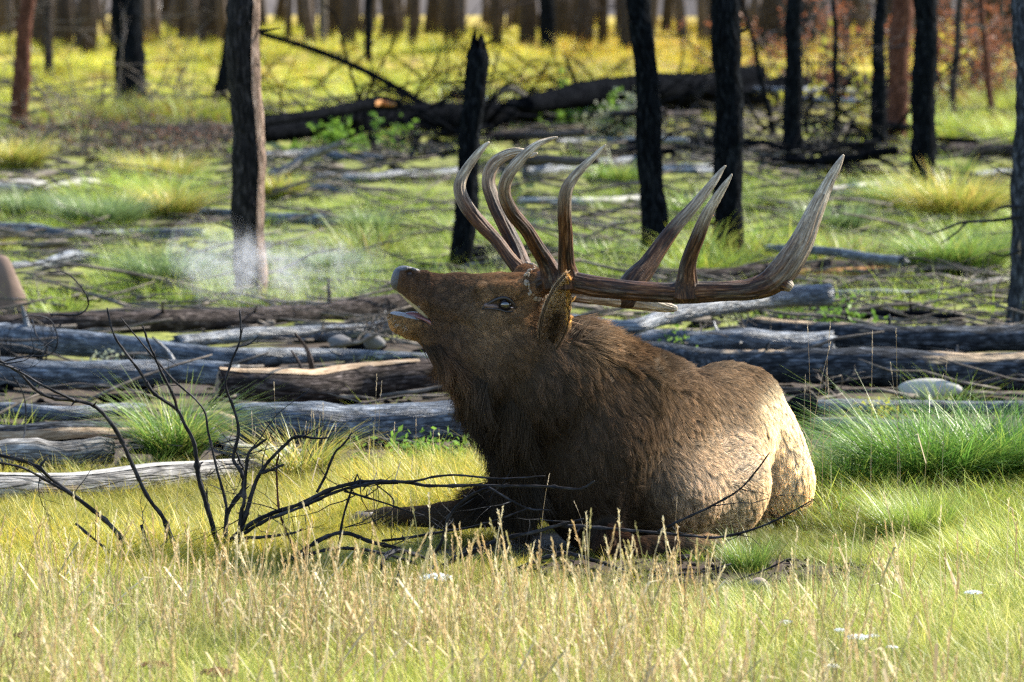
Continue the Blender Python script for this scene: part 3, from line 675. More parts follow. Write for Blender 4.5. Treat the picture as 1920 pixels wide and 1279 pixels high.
near = [NB,
 [(1042, 530, 28, 14.76), (1032, 508, 20, 14.75), (1022, 488, 16, 14.74), (1006, 462, 14, 14.71), (986, 430, 13, 14.67), (961, 400, 13, 14.63), (946, 364, 12, 14.60), (951, 332, 11.5, 14.58), (974, 301, 10, 14.58), (1004, 273, 7, 14.59), (1028, 262, 4.5, 14.60), (1046, 257, 2, 14.60)],
 [(1066, 536, 30, 14.72), (1064, 510, 20, 14.71), (1062, 492, 16, 14.69), (1061, 470, 14.5, 14.66), (1060, 436, 13, 14.62), (1058, 397, 13, 14.58), (1061, 360, 12, 14.56), (1078, 330, 9.5, 14.56), (1107, 300, 6.5, 14.57), (1123, 284, 4.5, 14.58), (1136, 271, 1.8, 14.58)],
 [(1288, 556, 28, 14.51), (1288, 524, 20, 14.50), (1292, 488, 15, 14.48), (1307, 447, 13.5, 14.45), (1324, 405, 11, 14.43), (1349, 363, 8, 14.42), (1362, 343, 5.5, 14.42), (1373, 326, 2, 14.42)],
 [(1462, 528, 18, 14.50), (1476, 535, 13, 14.49), (1484, 541, 8, 14.49)]]
farp = [[(984, 520, 24, 14.94), (1000, 530, 19, 14.97), (1040, 548, 16, 15.01), (1080, 553, 14, 15.06), (1130, 558, 15, 15.12), (1180, 562, 17, 15.16), (1225, 570, 14, 15.18), (1255, 577, 9, 15.19), (1270, 579, 5, 15.19)],
 [(985, 512, 20, 14.96), (979, 498, 18, 14.98), (966, 462, 15, 15.02), (945, 420, 14, 15.07), (926, 379, 13, 15.11), (916, 342, 12.5, 15.14), (924, 310, 12, 15.15), (948, 291, 10, 15.15), (975, 285, 8, 15.14), (995, 291, 6, 15.13), (1008, 287, 2.5, 15.12)],
 [(978, 510, 15, 14.95), (957, 486, 12.5, 14.97), (932, 452, 12, 15.0), (903, 422, 13, 15.03), (875, 388, 13, 15.06), (862, 354, 12, 15.08), (870, 325, 10, 15.09), (893, 292, 7.5, 15.09), (908, 275, 5, 15.09), (918, 266, 2, 15.09)],
 [(1172, 556, 26, 15.16), (1192, 524, 24, 15.18), (1214, 498, 19, 15.20), (1238, 463, 15.5, 15.23), (1266, 425, 13, 15.26), (1303, 384, 10.5, 15.29), (1337, 342, 7.5, 15.31), (1350, 324, 5, 15.32), (1361, 310, 2, 15.32)]]
M_burr = flat_mat('burr_crust', (.30, .24, .18), .8, .3, .6, 160, .8)
for parts, bc, bd in ((near, (1008, 533), 14.79), (farp, (986, 517), 14.95)):
    V, Q, tcv, tip = ant(parts, 'antler', bc)
    a = mobj('antler', V, Q, M_ant, elk, {'tc': ('FLOAT_VECTOR', tcv), 'tip': ('FLOAT', tip)})
    bm = MB(); g = np.random.default_rng(3); A0 = P(parts[0][0][0], parts[0][0][1], parts[0][0][3]); A1 = P(parts[0][1][0], parts[0][1][1], parts[0][1][3]); ax = (A1-A0)/np.linalg.norm(A1-A0)
    s1 = np.cross(ax, [0, 1, 0]); s1 /= np.linalg.norm(s1); s2 = np.cross(ax, s1); rr0 = parts[0][0][2]*S15
    for k in range(80):
        an = g.uniform(0, 6.283); c = A0+ax*g.uniform(-.010, .006)+(s1*math.cos(an)+s2*math.sin(an))*rr0*g.uniform(1.02, 1.22)
        v, q = blob(c, g.uniform(.0035, .0075, 3), 7, 5); bm.add(v, q)
    bm.obj('burr', M_burr, a)
# hoof of the stretched foreleg
M_hoof = flat_mat('hoof_horn', (.09, .075, .065), .5, .5, .4, 60, .4)
for s in (-1, 1):
    v, q, tt, _ = tube(np.array([onD(700, 15.57+s*.022, .036), onD(672, 15.60+s*.022, .032), onD(640, 15.63+s*.022, .016)]), [.026, .025, .010], 12); mb = MB(); mb.add(v, q, tt); mb.obj('hoof', M_hoof, elk)
del F
# ================================================================ GROUND
def ground_mat():
    m, t, out = newmat('forest_floor'); pos = nd(t, 'ShaderNodeNewGeometry').outputs['Position']
    n1 = noise(t, pos, 1.3, 5); n2 = noise(t, pos, 9, 8, .65); n3 = noise(t, pos, .35, 3); n4 = noise(t, pos, 45, 6, .7)
    soil = ramp(t, n4, [(.3, (.018, .013, .010)), (.55, (.055, .040, .028)), (.75, (.15, .11, .075))])
    moss = ramp(t, n2, [(.3, (.05, .06, .012)), (.52, (.17, .19, .035)), (.72, (.36, .36, .09))])
    sep = nd(t, 'ShaderNodeSeparateXYZ', {0: pos}); far = nd(t, 'ShaderNodeMapRange', {0: sep.outputs[1], 1: 21.5, 2: 25.5}).outputs[0]
    f = nd(t, 'ShaderNodeMath', {0: n1, 1: nd(t, 'ShaderNodeMath', {0: far, 1: .26}, operation='MULTIPLY').outputs[0]}, operation='ADD').outputs[0]
    col = mix(t, nd(t, 'ShaderNodeMapRange', {0: f, 1: .56, 2: .74}).outputs[0], soil, moss)
    gold = mix(t, n3, (.30, .27, .06), (.42, .28, .06)); vf = nd(t, 'ShaderNodeMapRange', {0: sep.outputs[1], 1: 45, 2: 90}).outputs[0]
    col = mix(t, vf, col, gold)
    bp = nd(t, 'ShaderNodeBump', {'Strength': .8, 'Distance': .03, 'Height': n2})
    b = nd(t, 'ShaderNodeBsdfPrincipled', {'Base Color': col, 'Roughness': .9, 'Specular IOR Level': .2, 'Normal': bp.outputs[0]})
    t.links.new(b.outputs[0], out.inputs[0]); return m
def hgt(x, y):
    """gentle lumps in the ground, none under the elk"""
    a = .035*np.sin(x*1.7+.4)*np.sin(y*.9+1)+.02*np.sin(x*4.1)*np.cos(y*3.3)
    a = a*np.clip((np.hypot(x-.25, (y-15.2))-1.6)/2, 0, 1)*np.clip((y-16.5)/4, .25, 1)
    return a-.012
xs = np.concatenate([np.linspace(-400, -14, 14), np.linspace(-13, 13, 150), np.linspace(14, 400, 14)])
ys = np.concatenate([[-200, -60, -10, 2, 6], np.linspace(8, 40, 200), np.linspace(41, 160, 90), [180, 240, 320, 500, 900]])
X, Y = np.meshgrid(xs, ys, indexing='ij'); Z = np.where((Y > 8) & (Y < 160) & (np.abs(X) < 14), hgt(X, Y), -.012)
nx, ny = X.shape; i = np.arange(nx-1)[:, None]*ny; k = np.arange(ny-1)[None]
GQ = np.stack([i+k, i+ny+k, i+ny+k+1, i+k+1], -1).reshape(-1, 4)
tag(mobj('ground', np.stack([X, Y, Z], -1).reshape(-1, 3), GQ, ground_mat(), origin=(0, 0, 0)), 'forest floor of moss, soil and low grass', kind='structure')
# slope rising behind the far trees
xs = np.linspace(-260, 260, 60); ys = np.linspace(172, 420, 24); X, Y = np.meshgrid(xs, ys, indexing='ij')
Z = (Y-172)*.30+3*np.sin(X*.05)+1.5*np.sin(X*.13+Y*.06)-2.5
nx, ny = X.shape; i = np.arange(nx-1)[:, None]*ny; k = np.arange(ny-1)[None]
tag(mobj('hillside', np.stack([X, Y, Z], -1).reshape(-1, 3), np.stack([i+k, i+ny+k, i+ny+k+1, i+k+1], -1).reshape(-1, 4), flat_mat('burnt_slope', (.115, .10, .092), .9, .1, .6, .12), origin=(0, 172, 0)), 'brown burnt slope behind the far trunks', kind='structure')

# ================================================================ LOGS
M_char = wood_mat('charred_bark', (.003, .0034, .0045), (.007, .008, .010), (.018, .019, .023), crack=.6, bump=.9, ash=(.12, .125, .14), ash_amt=.0, rough=1.0, spec=.0)
M_blue = wood_mat('ashy_charred_log', (.012, .016, .021), (.070, .084, .102), (.29, .32, .36), crack=.35, bump=.9, ash=(.36, .39, .43), ash_amt=.42, rough=.5, spec=.4)  # ash colour, kept pale and blue to paint in sky sheen on tops
M_brown = wood_mat('brown_scorched_bark', (.009, .007, .006), (.045, .034, .030), (.19, .155, .14), bare=(.36, .24, .15), bare_amt=.12, crack=.5, bump=.9)
M_patch = wood_mat('charred_log_with_bare_patches', (.007, .008, .010), (.036, .041, .048), (.17, .185, .21), bare=(.56, .42, .28), bare_amt=.30, crack=.5, bump=.8)
M_tan = wood_mat('bare_split_wood', (.20, .13, .075), (.46, .33, .21), (.66, .53, .38), rough=.8, crack=.3, bump=.5)
M_orange = wood_mat('orange_bare_wood', (.28, .12, .045), (.55, .27, .11), (.70, .42, .20), rough=.7, crack=.25, bump=.4)
M_grey = wood_mat('weathered_grey_wood', (.08, .075, .07), (.24, .23, .215), (.52, .50, .47), crack=.6, bump=.8, bare=(.42, .32, .22), bare_amt=.2)
M_palel = wood_mat('pale_barkless_wood', (.22, .21, .19), (.46, .44, .40), (.72, .70, .66), crack=.12, bump=.5)
M_stand = wood_mat('standing_charred_bark', (.003, .004, .005), (.007, .0085, .011), (.035, .039, .046), crack=.8, bump=1.0, ash=(.16, .17, .19), ash_amt=.12, rough=1.0, spec=.02)
M_standb = wood_mat('brown_charred_trunk_bark', (.007, .007, .007), (.022, .020, .020), (.09, .078, .075), bare=(.30, .21, .15), bare_amt=.14, crack=.7, bump=1.0)
M_red = wood_mat('reddish_scorched_bark', (.035, .014, .009), (.13, .05, .03), (.26, .13, .09), crack=.6, bump=.8)
M_ring = flat_mat('cut_wood_end', (.20, .15, .105), .85, .2, .5, 25, .5)
M_twig = wood_mat('charred_twig', (.008, .008, .009), (.026, .027, .031), (.10, .105, .12), crack=.5, bump=.7, rough=.6)
M_twigr = wood_mat('charred_twig_with_raw_streaks', (.009, .008, .009), (.026, .025, .028), (.09, .09, .10), bare=(.34, .15, .07), bare_amt=.17, crack=.4, bump=.6, rough=.6)
M_farw = wood_mat('far_scorched_wood', (.015, .012, .011), (.05, .040, .036), (.14, .11, .095), crack=.2, bump=.3)
M_dead = wood_mat('grey_dead_twig', (.05, .042, .036), (.14, .12, .10), (.30, .26, .22), crack=.3, bump=.4)
LG = [0]; LOGPTS = []
def log(name, label, pts, mat, lift=0.0, d=None, rough=.055, end=None, stubs=0, seed=None, group='fallen burnt logs', cat='log', flat=1.0, ns=26, jag=.03, knots=True, strip=None):
    """pts: (px, py, radius px) along the log; each section rests on the ground (plus lift)"""
    LG[0] += 1; seed = LG[0] if seed is None else seed; g = np.random.default_rng(seed*7+1)
    A = []
    for i, p in enumerate(pts):
        dd = (d[i] if isinstance(d, (list, tuple)) else d) if d is not None else GD(p[1], p[2], lift if not isinstance(lift, (list, tuple)) else lift[i])
        A.append([*P(p[0], p[1], dd), p[2]*dd/FPX])
    A = np.array(A); Ln = np.linalg.norm(np.diff(A[:, :3], axis=0), axis=1).sum(); n = int(np.clip(Ln/.045, 12, 220))
    S = spline(A, n); t = np.linspace(0, 6.28, n)
    wob = S[:, 3]*.16; S[:, 2] += wob*np.sin(t*g.uniform(.8, 2)+g.uniform(0, 6)); S[:, 1] += wob*np.sin(t*g.uniform(.8, 2)+g.uniform(0, 6))
    S[:, 3] *= 1+.05*np.sin(t*g.uniform(2, 5)+g.uniform(0, 6))
    LOGPTS.append(S[::3, :2])
    if knots:
        for _ in range(int(Ln*1.2)+1):
            c = g.uniform(0, n); S[:, 3] *= 1+g.uniform(.03, .10)*np.exp(-((np.arange(n)-c)/1.6)**2)
    V, Q, T, tc = tube(S[:, :3], S[:, 3], ns, rough, seed, True, jag, flat)
    n0 = len(V)
    o = mobj(name, V, [Q, T], mat, None, {'tc': ('FLOAT_VECTOR', tc)}, origin=(A[0, 0], A[0, 1], max(0, A[0, 2]-A[0, 3])))
    if cat: tag(o, label, cat, group)
    for k in range(stubs):
        j = int(g.uniform(.08, .92)*n); an = g.uniform(-.3, 3.4); c = S[j, :3]; r = S[j, 3]
        dr = np.array([g.normal()*.35, -math.cos(an)*.8, math.sin(an)]); dr /= np.linalg.norm(dr); L = r*g.uniform(.5, 3.2); rs = r*g.uniform(.10, .2)
        cc = np.array([c+dr*r*.7, c+dr*(r+L*.4), c+dr*(r+L)+g.normal(size=3)*L*.15])
        v, q, tt, tcc = tube(spline(cc, 7), np.linspace(rs*1.5, rs*.45, 7), 7, .08, seed+k); mobj('branch_stub', v, [q, tt], mat, o, {'tc': ('FLOAT_VECTOR', tcc)})
    if end is not None:
        for e in end:
            j = 0 if e == 0 else n-1; jj = 1 if e == 0 else n-2
            ax = S[j, :3]-S[jj, :3]; ax /= np.linalg.norm(ax); s1 = np.cross(ax, [0, 0, 1.]); s1 /= np.linalg.norm(s1); s2 = np.cross(ax, s1); r = S[j, 3]
            aa = np.linspace(0, 6.283, 24, endpoint=False); rings = [0, .3, .55, .8, .99]; VV = []
            for q_ in rings:
                for a in aa: VV.append(S[j, :3]+ax*(jag*1.0+.004+g.uniform(-.003, .006)-.02*q_*q_)+(s1*math.cos(a)+s2*math.sin(a))*r*q_)
            i_ = np.arange(4)[:, None]*24; k_ = np.arange(24)[None]; kk = (k_+1) % 24
            mobj('cut_end', np.array(VV), np.stack([i_+k_, i_+24+k_, i_+24+kk, i_+kk], -1).reshape(-1, 4), M_ring, o)
    if strip is not None:      # long raw split where the bark is gone: (from, to, angle centre, half width, material)
        j0, j1, ac, hw, sm = strip; a0, a1 = int(j0*n), int(j1*n); js = np.arange(a0, a1); m_ = len(js)
        T_ = np.gradient(S[:, :3], axis=0); T_ /= np.linalg.norm(T_, axis=1)[:, None]; side = np.cross(T_, [0, 0, 1.]); side /= np.linalg.norm(side, axis=1)[:, None]; up = np.cross(side, T_)
        sgn = -np.sign(side[:, 1].mean()) or 1; side = side*sgn      # towards the viewer
        VV = []; TT = []; na = 9; Lc = np.linspace(0, Ln, n)
        for q_, j in enumerate(js):
            ww = hw*(max(0.02, math.sin(math.pi*min(1, max(0, (q_+.5)/m_))))**.35)*(1+.12*math.sin(q_*.35+seed))
            for a in np.linspace(ac-ww, ac+ww, na):
                e_ = abs(a-ac)/ww; rr = S[j, 3]*(1.045-.03*e_*e_)+.002
                VV.append(S[j, :3]+(side[j]*math.cos(a)+up[j]*math.sin(a)*np.sign(up[j][2] or 1))*rr); TT.append((Lc[j], math.cos(a)*rr, math.sin(a)*rr))
        i_ = np.arange(m_-1)[:, None]*na; k_ = np.arange(na-1)[None]
        mobj('bare_or_sunlit_strip', np.array(VV), np.stack([i_+k_, i_+na+k_, i_+na+k_+1, i_+k_+1], -1).reshape(-1, 4), sm, o, {'tc': ('FLOAT_VECTOR', np.array(TT))})
    return o
L = lambda label, pts, mat, **k: log('fallen_log', label, pts, mat, **k)
# --- the pile left of the elk, far to near
L('brown scorched log lying farthest back in the left log pile, behind the tall thin trunk', [(-60, 612, 21), (246, 607, 21), (520, 592, 22), (790, 572, 25)], M_brown, stubs=3)
L('dark log half hidden behind the ashy blue one, just left of the elk muzzle', [(330, 640, 13), (560, 625, 14), (830, 612, 15)], M_blue, stubs=2)
L('long ashy blue grey log tapering to a thin tip under the elk muzzle', [(-60, 636, 27), (200, 648, 25), (416, 668, 19), (640, 668, 12), (830, 671, 6)], M_blue, stubs=2)
L('knobbly ashy log that stops behind the sawn end of the thick brown log', [(-60, 695, 28), (180, 700, 26), (330, 700, 24), (440, 706, 21)], M_blue, stubs=2)
L('thick dark brown log with sawn left end and bright raw strip on top', [(410, 725, 34), (560, 722, 34), (700, 712, 34), (960, 706, 32)], M_brown, end=[0], jag=.008, stubs=2, strip=(.02, .75, 1.15, .30, M_tan))
L('big smooth blue grey charred log running behind the elk chest', [(452, 796, 38), (600, 797, 40), (800, 795, 40), (1020, 795, 38)], M_blue, stubs=1)
L('thin ashy log low on the far left, above the split orange one', [(-60, 770, 15), (110, 774, 14), (262, 768, 12)], M_blue)
L('short split log with raw tan underside at the left edge, behind the green tuft', [(-60, 812, 20), (120, 812, 19), (288, 800, 16)], M_patch, strip=(.05, .98, -.1, .62, M_tan), end=[1], jag=.006)
L('cracked weathered grey log with a blunt end at the left edge', [(-60, 850, 27), (90, 850, 26), (208, 848, 24)], M_grey, end=[1], jag=.004)
L('pale topped grey log nearest the yellow grass at lower left', [(-60, 920, 33), (170, 910, 30), (340, 896, 26), (505, 878, 18)], M_grey, strip=(.0, .95, 1.35, .30, M_palel))
L('short broken tan log end lying left of the big blue grey log', [(378, 786, 15), (420, 790, 16), (462, 800, 14)], M_tan, jag=.02)
L('weathered grey slab with a flat pale top, in front of the big blue grey log', [(430, 846, 14), (500, 856, 20), (575, 870, 22)], M_grey, end=[1], jag=.01, strip=(.0, .98, 1.3, .55, M_palel))
L('grey splintered piece between the green tuft and the pale slab', [(385, 805, 9), (430, 830, 11), (470, 845, 9)], M_grey, jag=.03)
# --- right of the elk
L('curved silver grey log lying across the pile just under the antlers', [(1076, 602, 14), (1177, 613, 14), (1240, 598, 15), (1320, 580, 17), (1452, 556, 19), (1558, 552, 20)], M_blue, lift=[.1, .12, .14, .16, .17, .17], end=[1], jag=.004)
L('dark blue charred log low under the curved grey one, behind the elk neck', [(1150, 640, 20), (1300, 640, 22), (1400, 642, 22), (1560, 640, 20)], M_blue, stubs=2)
L('charred log with pale flaking top at the right edge, second row back', [(1400, 622, 22), (1560, 630, 24), (1750, 633, 25), (1980, 632, 25)], M_patch, stubs=2)
L('long thick charred log with one bright bare patch, directly behind the elk rump', [(1140, 652, 13), (1280, 668, 22), (1452, 690, 32), (1700, 692, 36), (1980, 690, 37)], M_patch, stubs=3)
L('low dark log just above the green tussock at right', [(1478, 766, 13), (1600, 764, 14), (1775, 762, 13), (1980, 765, 12)], M_blue, stubs=1)
L('pale tan slab lying along the front of the low dark log at right', [(1530, 792, 11), (1640, 797, 12), (1730, 800, 10)], M_grey)
L('slim black log behind the curved silver one, right of the antlers', [(1530, 584, 12), (1650, 592, 13), (1800, 602, 13)], M_char, stubs=2)
L('log with bright orange bare wood along its face, right of the long antler tine', [(1225, 519, 14), (1400, 514, 16), (1560, 506, 18), (1698, 498, 18)], M_brown, strip=(.45, .97, -.25, .62, M_orange), end=[1], jag=.006)
L('blue black log lying on top of the orange faced one', [(1440, 464, 8), (1560, 474, 9), (1694, 490, 10)], M_blue, lift=.13)
L('pale stripped log crossing behind the two black trunks over the antlers', [(975, 378, 7), (1100, 379, 8), (1210, 372, 8), (1330, 368, 7)], M_palel)
L('bluish log end at mid right between the black trunks', [(1555, 358, 10), (1630, 353, 10), (1692, 348, 9)], M_palel)
L('ashy log behind the fourth antler tine, left of the first black trunk', [(985, 325, 9), (1090, 313, 10), (1200, 300, 10)], M_blue)
L('short dark log crossing behind the snag, level with the antler tines', [(880, 480, 15), (960, 474, 14), (1050, 470, 10)], M_char)
L('grey branchy log lying between the tallest antler tine and the thicker black trunk', [(1090, 452, 7), (1160, 465, 8), (1225, 476, 8)], M_brown, stubs=3)
L('dark log on the moss left of the tall thin trunk', [(366, 398, 10), (440, 404, 10), (550, 411, 11), (660, 417, 10)], M_blue, stubs=2)
L('thin dark log along the moss at the left edge', [(-60, 428, 14), (60, 432, 12), (130, 440, 8), (250, 436, 8), (378, 438, 8)], M_blue, stubs=1)
L('crooked bluish log with a raised hump at the left edge', [(15, 503, 10), (80, 496, 10), (140, 484, 13), (205, 488, 8)], M_blue, stubs=3)
L('sun bleached short log at the left edge above the green tussocks', [(-60, 352, 12), (60, 350, 12), (182, 344, 9)], M_palel)
L('thin arched stick above the sun bleached log', [(20, 337, 5), (110, 325, 6), (195, 334, 5)], M_dead)
L('big black log lying high on the left of the snag', [(480, 246, 20), (600, 232, 24), (720, 222, 24), (880, 215, 24), (1000, 205, 20)], M_char, stubs=5, lift=.14)
L('second black log resting on the first with an orange splintered end', [(480, 232, 9), (600, 212, 10), (700, 193, 12), (750, 196, 10)], M_char, lift=.55, strip=(.86, 1.0, 0, .5, M_orange))
L('broken brown piece hanging down off the second black log', [(745, 190, 7), (765, 225, 9), (782, 262, 6)], M_brown, d=[GD(246, 17), GD(246, 17), GD(246, 17)], stubs=0)
L('dark log running left behind the tall thin trunk to the brown brush', [(40, 240, 9), (200, 240, 9), (320, 246, 11), (470, 240, 12)], M_brown, stubs=4)
L('thin ashy log low behind the tall thin trunk', [(480, 293, 8), (600, 290, 8), (720, 300, 7)], M_blue, stubs=2)
L('pale forked log leaning up behind the tall thin trunk', [(500, 332, 9), (570, 300, 8), (640, 268, 6)], M_grey, lift=[0, .12, .3])
L('pale log lying flat right of the forked one', [(590, 335, 9), (720, 332, 10), (860, 322, 8)], M_blue)
L('long black log high behind the antlers, right of the snag', [(985, 195, 18), (1120, 176, 24), (1260, 162, 25), (1420, 142, 18)], M_char, stubs=4, lift=.3)
L('black log running right between the black trunks', [(1220, 190, 24), (1400, 174, 21), (1560, 157, 17), (1640, 149, 14)], M_char, stubs=3, lift=.1)
L('dark log under the long black one, behind the antler tips', [(940, 222, 18), (1080, 214, 20), (1220, 208, 18)], M_char, stubs=3)
L('bent grey branch arched over the dark log right of the snag', [(900, 212, 5), (950, 168, 6), (985, 182, 5), (1010, 215, 4)], M_dead, d=GD(216, 10))
L('dark log low across the gap between the two pairs of black trunks', [(1180, 275, 12), (1340, 270, 13), (1500, 278, 14), (1640, 280, 12)], M_char, stubs=4)
L('brown log at the right edge beyond the green tussock', [(1755, 285, 13), (1840, 283, 14), (1980, 290, 13)], M_brown)
L('short bluish log at the right edge below the brown one', [(1825, 330, 9), (1900, 327, 9), (1980, 330, 9)], M_blue)
L('scorched brown log pieces right of the last black trunk', [(1620, 436, 9), (1700, 450, 10), (1790, 470, 8)], M_brown, stubs=3)
L('long dead branch lying right beside the grey edge trunk', [(1750, 515, 7), (1820, 530, 8), (1925, 522, 7)], M_grey, stubs=4)
L('pale log lying high in the upper left between two trunks', [(262, 28, 9), (350, 10, 10), (440, 14, 9)], M_palel)
L('dark stick under the antler beam on the moss', [(1060, 560, 5), (1180, 566, 6), (1300, 560, 5)], M_char)
L('dark thin log low right of the two middle trunks', [(1390, 392, 5), (1480, 396, 6), (1580, 388, 5)], M_char, stubs=2)
L('slim pole leaning down from the tall thin trunk to the black log', [(478, 58, 5), (600, 98, 6), (700, 140, 6), (780, 188, 6.5), (845, 228, 7)], M_char, d=[GD(246, 17)+1.6, GD(246, 17)+1.0, GD(246, 17)+.6, GD(246, 17)+.2, GD(246, 17)], stubs=3)
# chunk of pale wood and rocks
def rock(name, label, px, py, r, mat, sc=(1, 1, .6), seed=0, cat='rock', group=None, sunk=.3):
    g = np.random.default_rng(seed+40); d = GD(py, 0); V, Q = blob((0, 0, 0), 1.0, 20, 14)
    dd = np.zeros(len(V))
    for _ in range(8):
        k = g.normal(size=3)*2.2; dd += g.uniform(.03, .11)*np.sin(V@k+g.uniform(0, 6))
    V = V*(1+dd)[:, None]*np.array(sc)*(r*d/FPX); c = P(px, py, d); c[2] = V[:, 2].max()*(1-sunk)
    o = mobj(name, V+c, Q, mat, origin=(c[0], c[1], 0)); tag(o, label, cat, group); return o
M_rock = flat_mat('grey_rock', (.30, .29, .28), .85, .3, .35, 18, .8)
M_rockd = flat_mat('dark_rock', (.13, .125, .125), .85, .3, .4, 18, .8)
rock('rock', 'rounded pale grey stone half hidden in the dry grass at bottom centre', 968, 1250, 36, M_rock, (1, .8, .9), 1)
rock('rock', 'grey stone in front of the dark gap left of the elk throat', 700, 655, 17, M_rockd, (1.3, .9, .8), 2)
rock('rock', 'smaller grey stone left of its neighbour behind the ashy log', 640, 652, 15, M_rockd, (1.4, .9, .8), 3)
rock('rock', 'pinkish stone at the foot of the elk, in the bare soil', 1425, 1106, 14, flat_mat('pink_stone', (.30, .22, .20), .9, .2, .3, 20, .6), (1.5, 1, .7), 4)
rock('wood_chunk', 'pale weathered wood chunk in front of the long charred log at right', 1738, 742, 44, M_palel, (1.35, .5, .42), 5, 'wood chunk')
rock('charred_chunk', 'charred broken stump chunk right beside the elk rump', 1507, 800, 30, M_char, (.9, .8, 1.1), 6, 'stump')
rock('root_stump', 'light brown rounded root stump cut off by the left edge of the photo', 0, 585, 48, flat_mat('brown_root', (.15, .105, .085), .9, .15, .35, 14, .8), (.95, .8, 1.4), 7, 'stump', sunk=.25)

# ================================================================ STANDING TREES
def twig(c0, dr, L, r, g, depth, out, kids=3, bend=.35, sides=5, n=8):
    """recursive dead twig: adds tubes to MB out"""
    dr = dr/np.linalg.norm(dr); pts = [c0]; cur = dr.copy()
    for k in range(n-1):
        cur = cur+g.normal(size=3)*bend*.35; cur /= np.linalg.norm(cur); pts.append(pts[-1]+cur*L/(n-1))
    pts = np.array(pts); v, q, tt, tc = tube(pts, r*np.linspace(1, .28, n), sides, .05, int(g.integers(1e6))); out.add(v, q, tt, tc=tc)
    if depth > 0:
        for _ in range(kids):
            j = int(g.integers(2, n)); d2 = pts[j]-pts[j-1]; d2 /= np.linalg.norm(d2); d2 = d2+g.normal(size=3)*.65
            twig(pts[j], d2, L*g.uniform(.35, .65), r*.55, g, depth-1, out, kids, bend, max(3, sides-1), max(4, n-2))
def trunk_tree(label, base, top, mat, H=7.5, flare=1.35, stubs=6, seed=0, broken=False, rough=.05, strip=None, name='burnt_tree', twigs=0, twig_mat=None, mid=None, dark=None, twig_sign=None):
    """base: (px, py, r px) where it stands; top: (px, py, r px) on its axis higher up; the trunk goes on to height H"""
    g = np.random.default_rng(seed+900); d = GD(base[1], 0); b = P(base[0], base[1], d); tp = P(top[0], top[1], d); rb = base[2]*d/FPX; rt = top[2]*d/FPX
    ax = (tp-b)/(tp[2]-b[2]); hh = tp[2] if broken else H
    n = int(np.clip(hh/.06, 30, 150)); z = np.linspace(0, 1, n)**1.0*hh
    C = b[None]+ax[None]*z[:, None]; C[:, 2] = z-.03
    if mid is not None:
        mp = P(mid[0], mid[1], d); off = mp-(b+ax*(mp[2]-b[2])); C += off[None]*np.exp(-((z-mp[2])/(.45*tp[2]))**2)[:, None]
    C[:, 0] += .02*np.sin(z*2.1+seed)+.008*np.sin(z*7+seed); 
    r = rb+(rt-rb)*z/tp[2]; r = np.maximum(r, rt*.45 if not broken else 0.01); r = r*(1+(flare-1)*np.exp(-z/.10))
    r *= 1+.04*np.sin(z*9+seed)+.03*np.sin(z*23+seed*2)
    if broken: r[-9:] *= np.linspace(1.0, 1.12, 9); r[-3:] *= [.97, .85, .5]
    t = empty(name, (b[0], b[1], 0)); tag(t, label, 'tree', 'standing burnt trees')
    V, Q, T, tc = tube(C, r, 28, rough, seed+60, True, .10 if broken else 0, rfreq=.7); V[:, 0] += (np.random.default_rng(seed).normal(size=len(V))*.004); mobj('trunk', V, [Q, T], mat, t, {'tc': ('FLOAT_VECTOR', tc)})
    zmax = min(hh, tp[2]+.4)
    for k in range(stubs):
        zz = g.uniform(.15*zmax, zmax); j = int(zz/hh*(n-1)); an = g.uniform(0, 6.28); dr = np.array([math.cos(an), math.sin(an)*.7, g.uniform(-.15, .5)])
        L = g.uniform(.04, .16); v, q, tt, tcc = tube(spline(np.array([C[j]+dr*r[j]*.6, C[j]+dr*(r[j]+L*.5), C[j]+dr*(r[j]+L)+[0, 0, g.uniform(-.03, .03)]]), 6), np.linspace(.012, .004, 6)*(r[j]/.09), 6, .1)
        mobj('branch_stub', v, [q, tt], mat, t, {'tc': ('FLOAT_VECTOR', tcc)})
    for k in range(twigs):
        zz = g.uniform(.12*zmax, zmax); j = int(zz/hh*(n-1)); an = g.uniform(-.7, .7)+(math.pi if (g.uniform() < .5 if twig_sign is None else twig_sign < 0) else 0)
        o = MB(); twig(C[j], np.array([math.cos(an), math.sin(an), g.uniform(-.3, .5)]), g.uniform(.5, 1.3), .011, g, 2, o)
        o.obj('branch', twig_mat or M_dead, t)
    if strip is not None:  # strip laid on the trunk, its colour standing for the sunlit side
        a0, a1, ac, hw, sm = strip; js = np.arange(int(a0*zmax/hh*n), int(a1*zmax/hh*n)); VV = []; TT = []; na = 7
        for q_, j in enumerate(js):
            for a in np.linspace(ac-hw*(1+.2*math.sin(j*.4)), ac+hw*(1+.15*math.sin(j*.7)), na):
                rr = r[j]*(1.05)+.003; VV.append(C[j]+np.array([math.cos(a), math.sin(a), 0])*rr); TT.append((z[j], math.cos(a)*rr, math.sin(a)*rr))
        i_ = np.arange(len(js)-1)[:, None]*na; k_ = np.arange(na-1)[None]
        mobj('bare_or_sunlit_strip', np.array(VV), np.stack([i_+k_, i_+na+k_, i_+na+k_+1, i_+k_+1], -1).reshape(-1, 4), sm, t, {'tc': ('FLOAT_VECTOR', np.array(TT))})
    return t
T = trunk_tree
M_litbark = wood_mat('sunlit_tan_bark', (.05, .035, .028), (.34, .23, .17), (.62, .48, .38), crack=.7, bump=1.0)  # tan tone paints sunlight onto the right side of the tall trunk
T('tall straight burnt trunk with right side coloured sunlit tan, breath drifting past its foot', (460, 572, 30), (463, 0, 29), M_standb, 7.5, 1.0, 6, 1, strip=(.05, .99, -.52, .46, M_litbark))
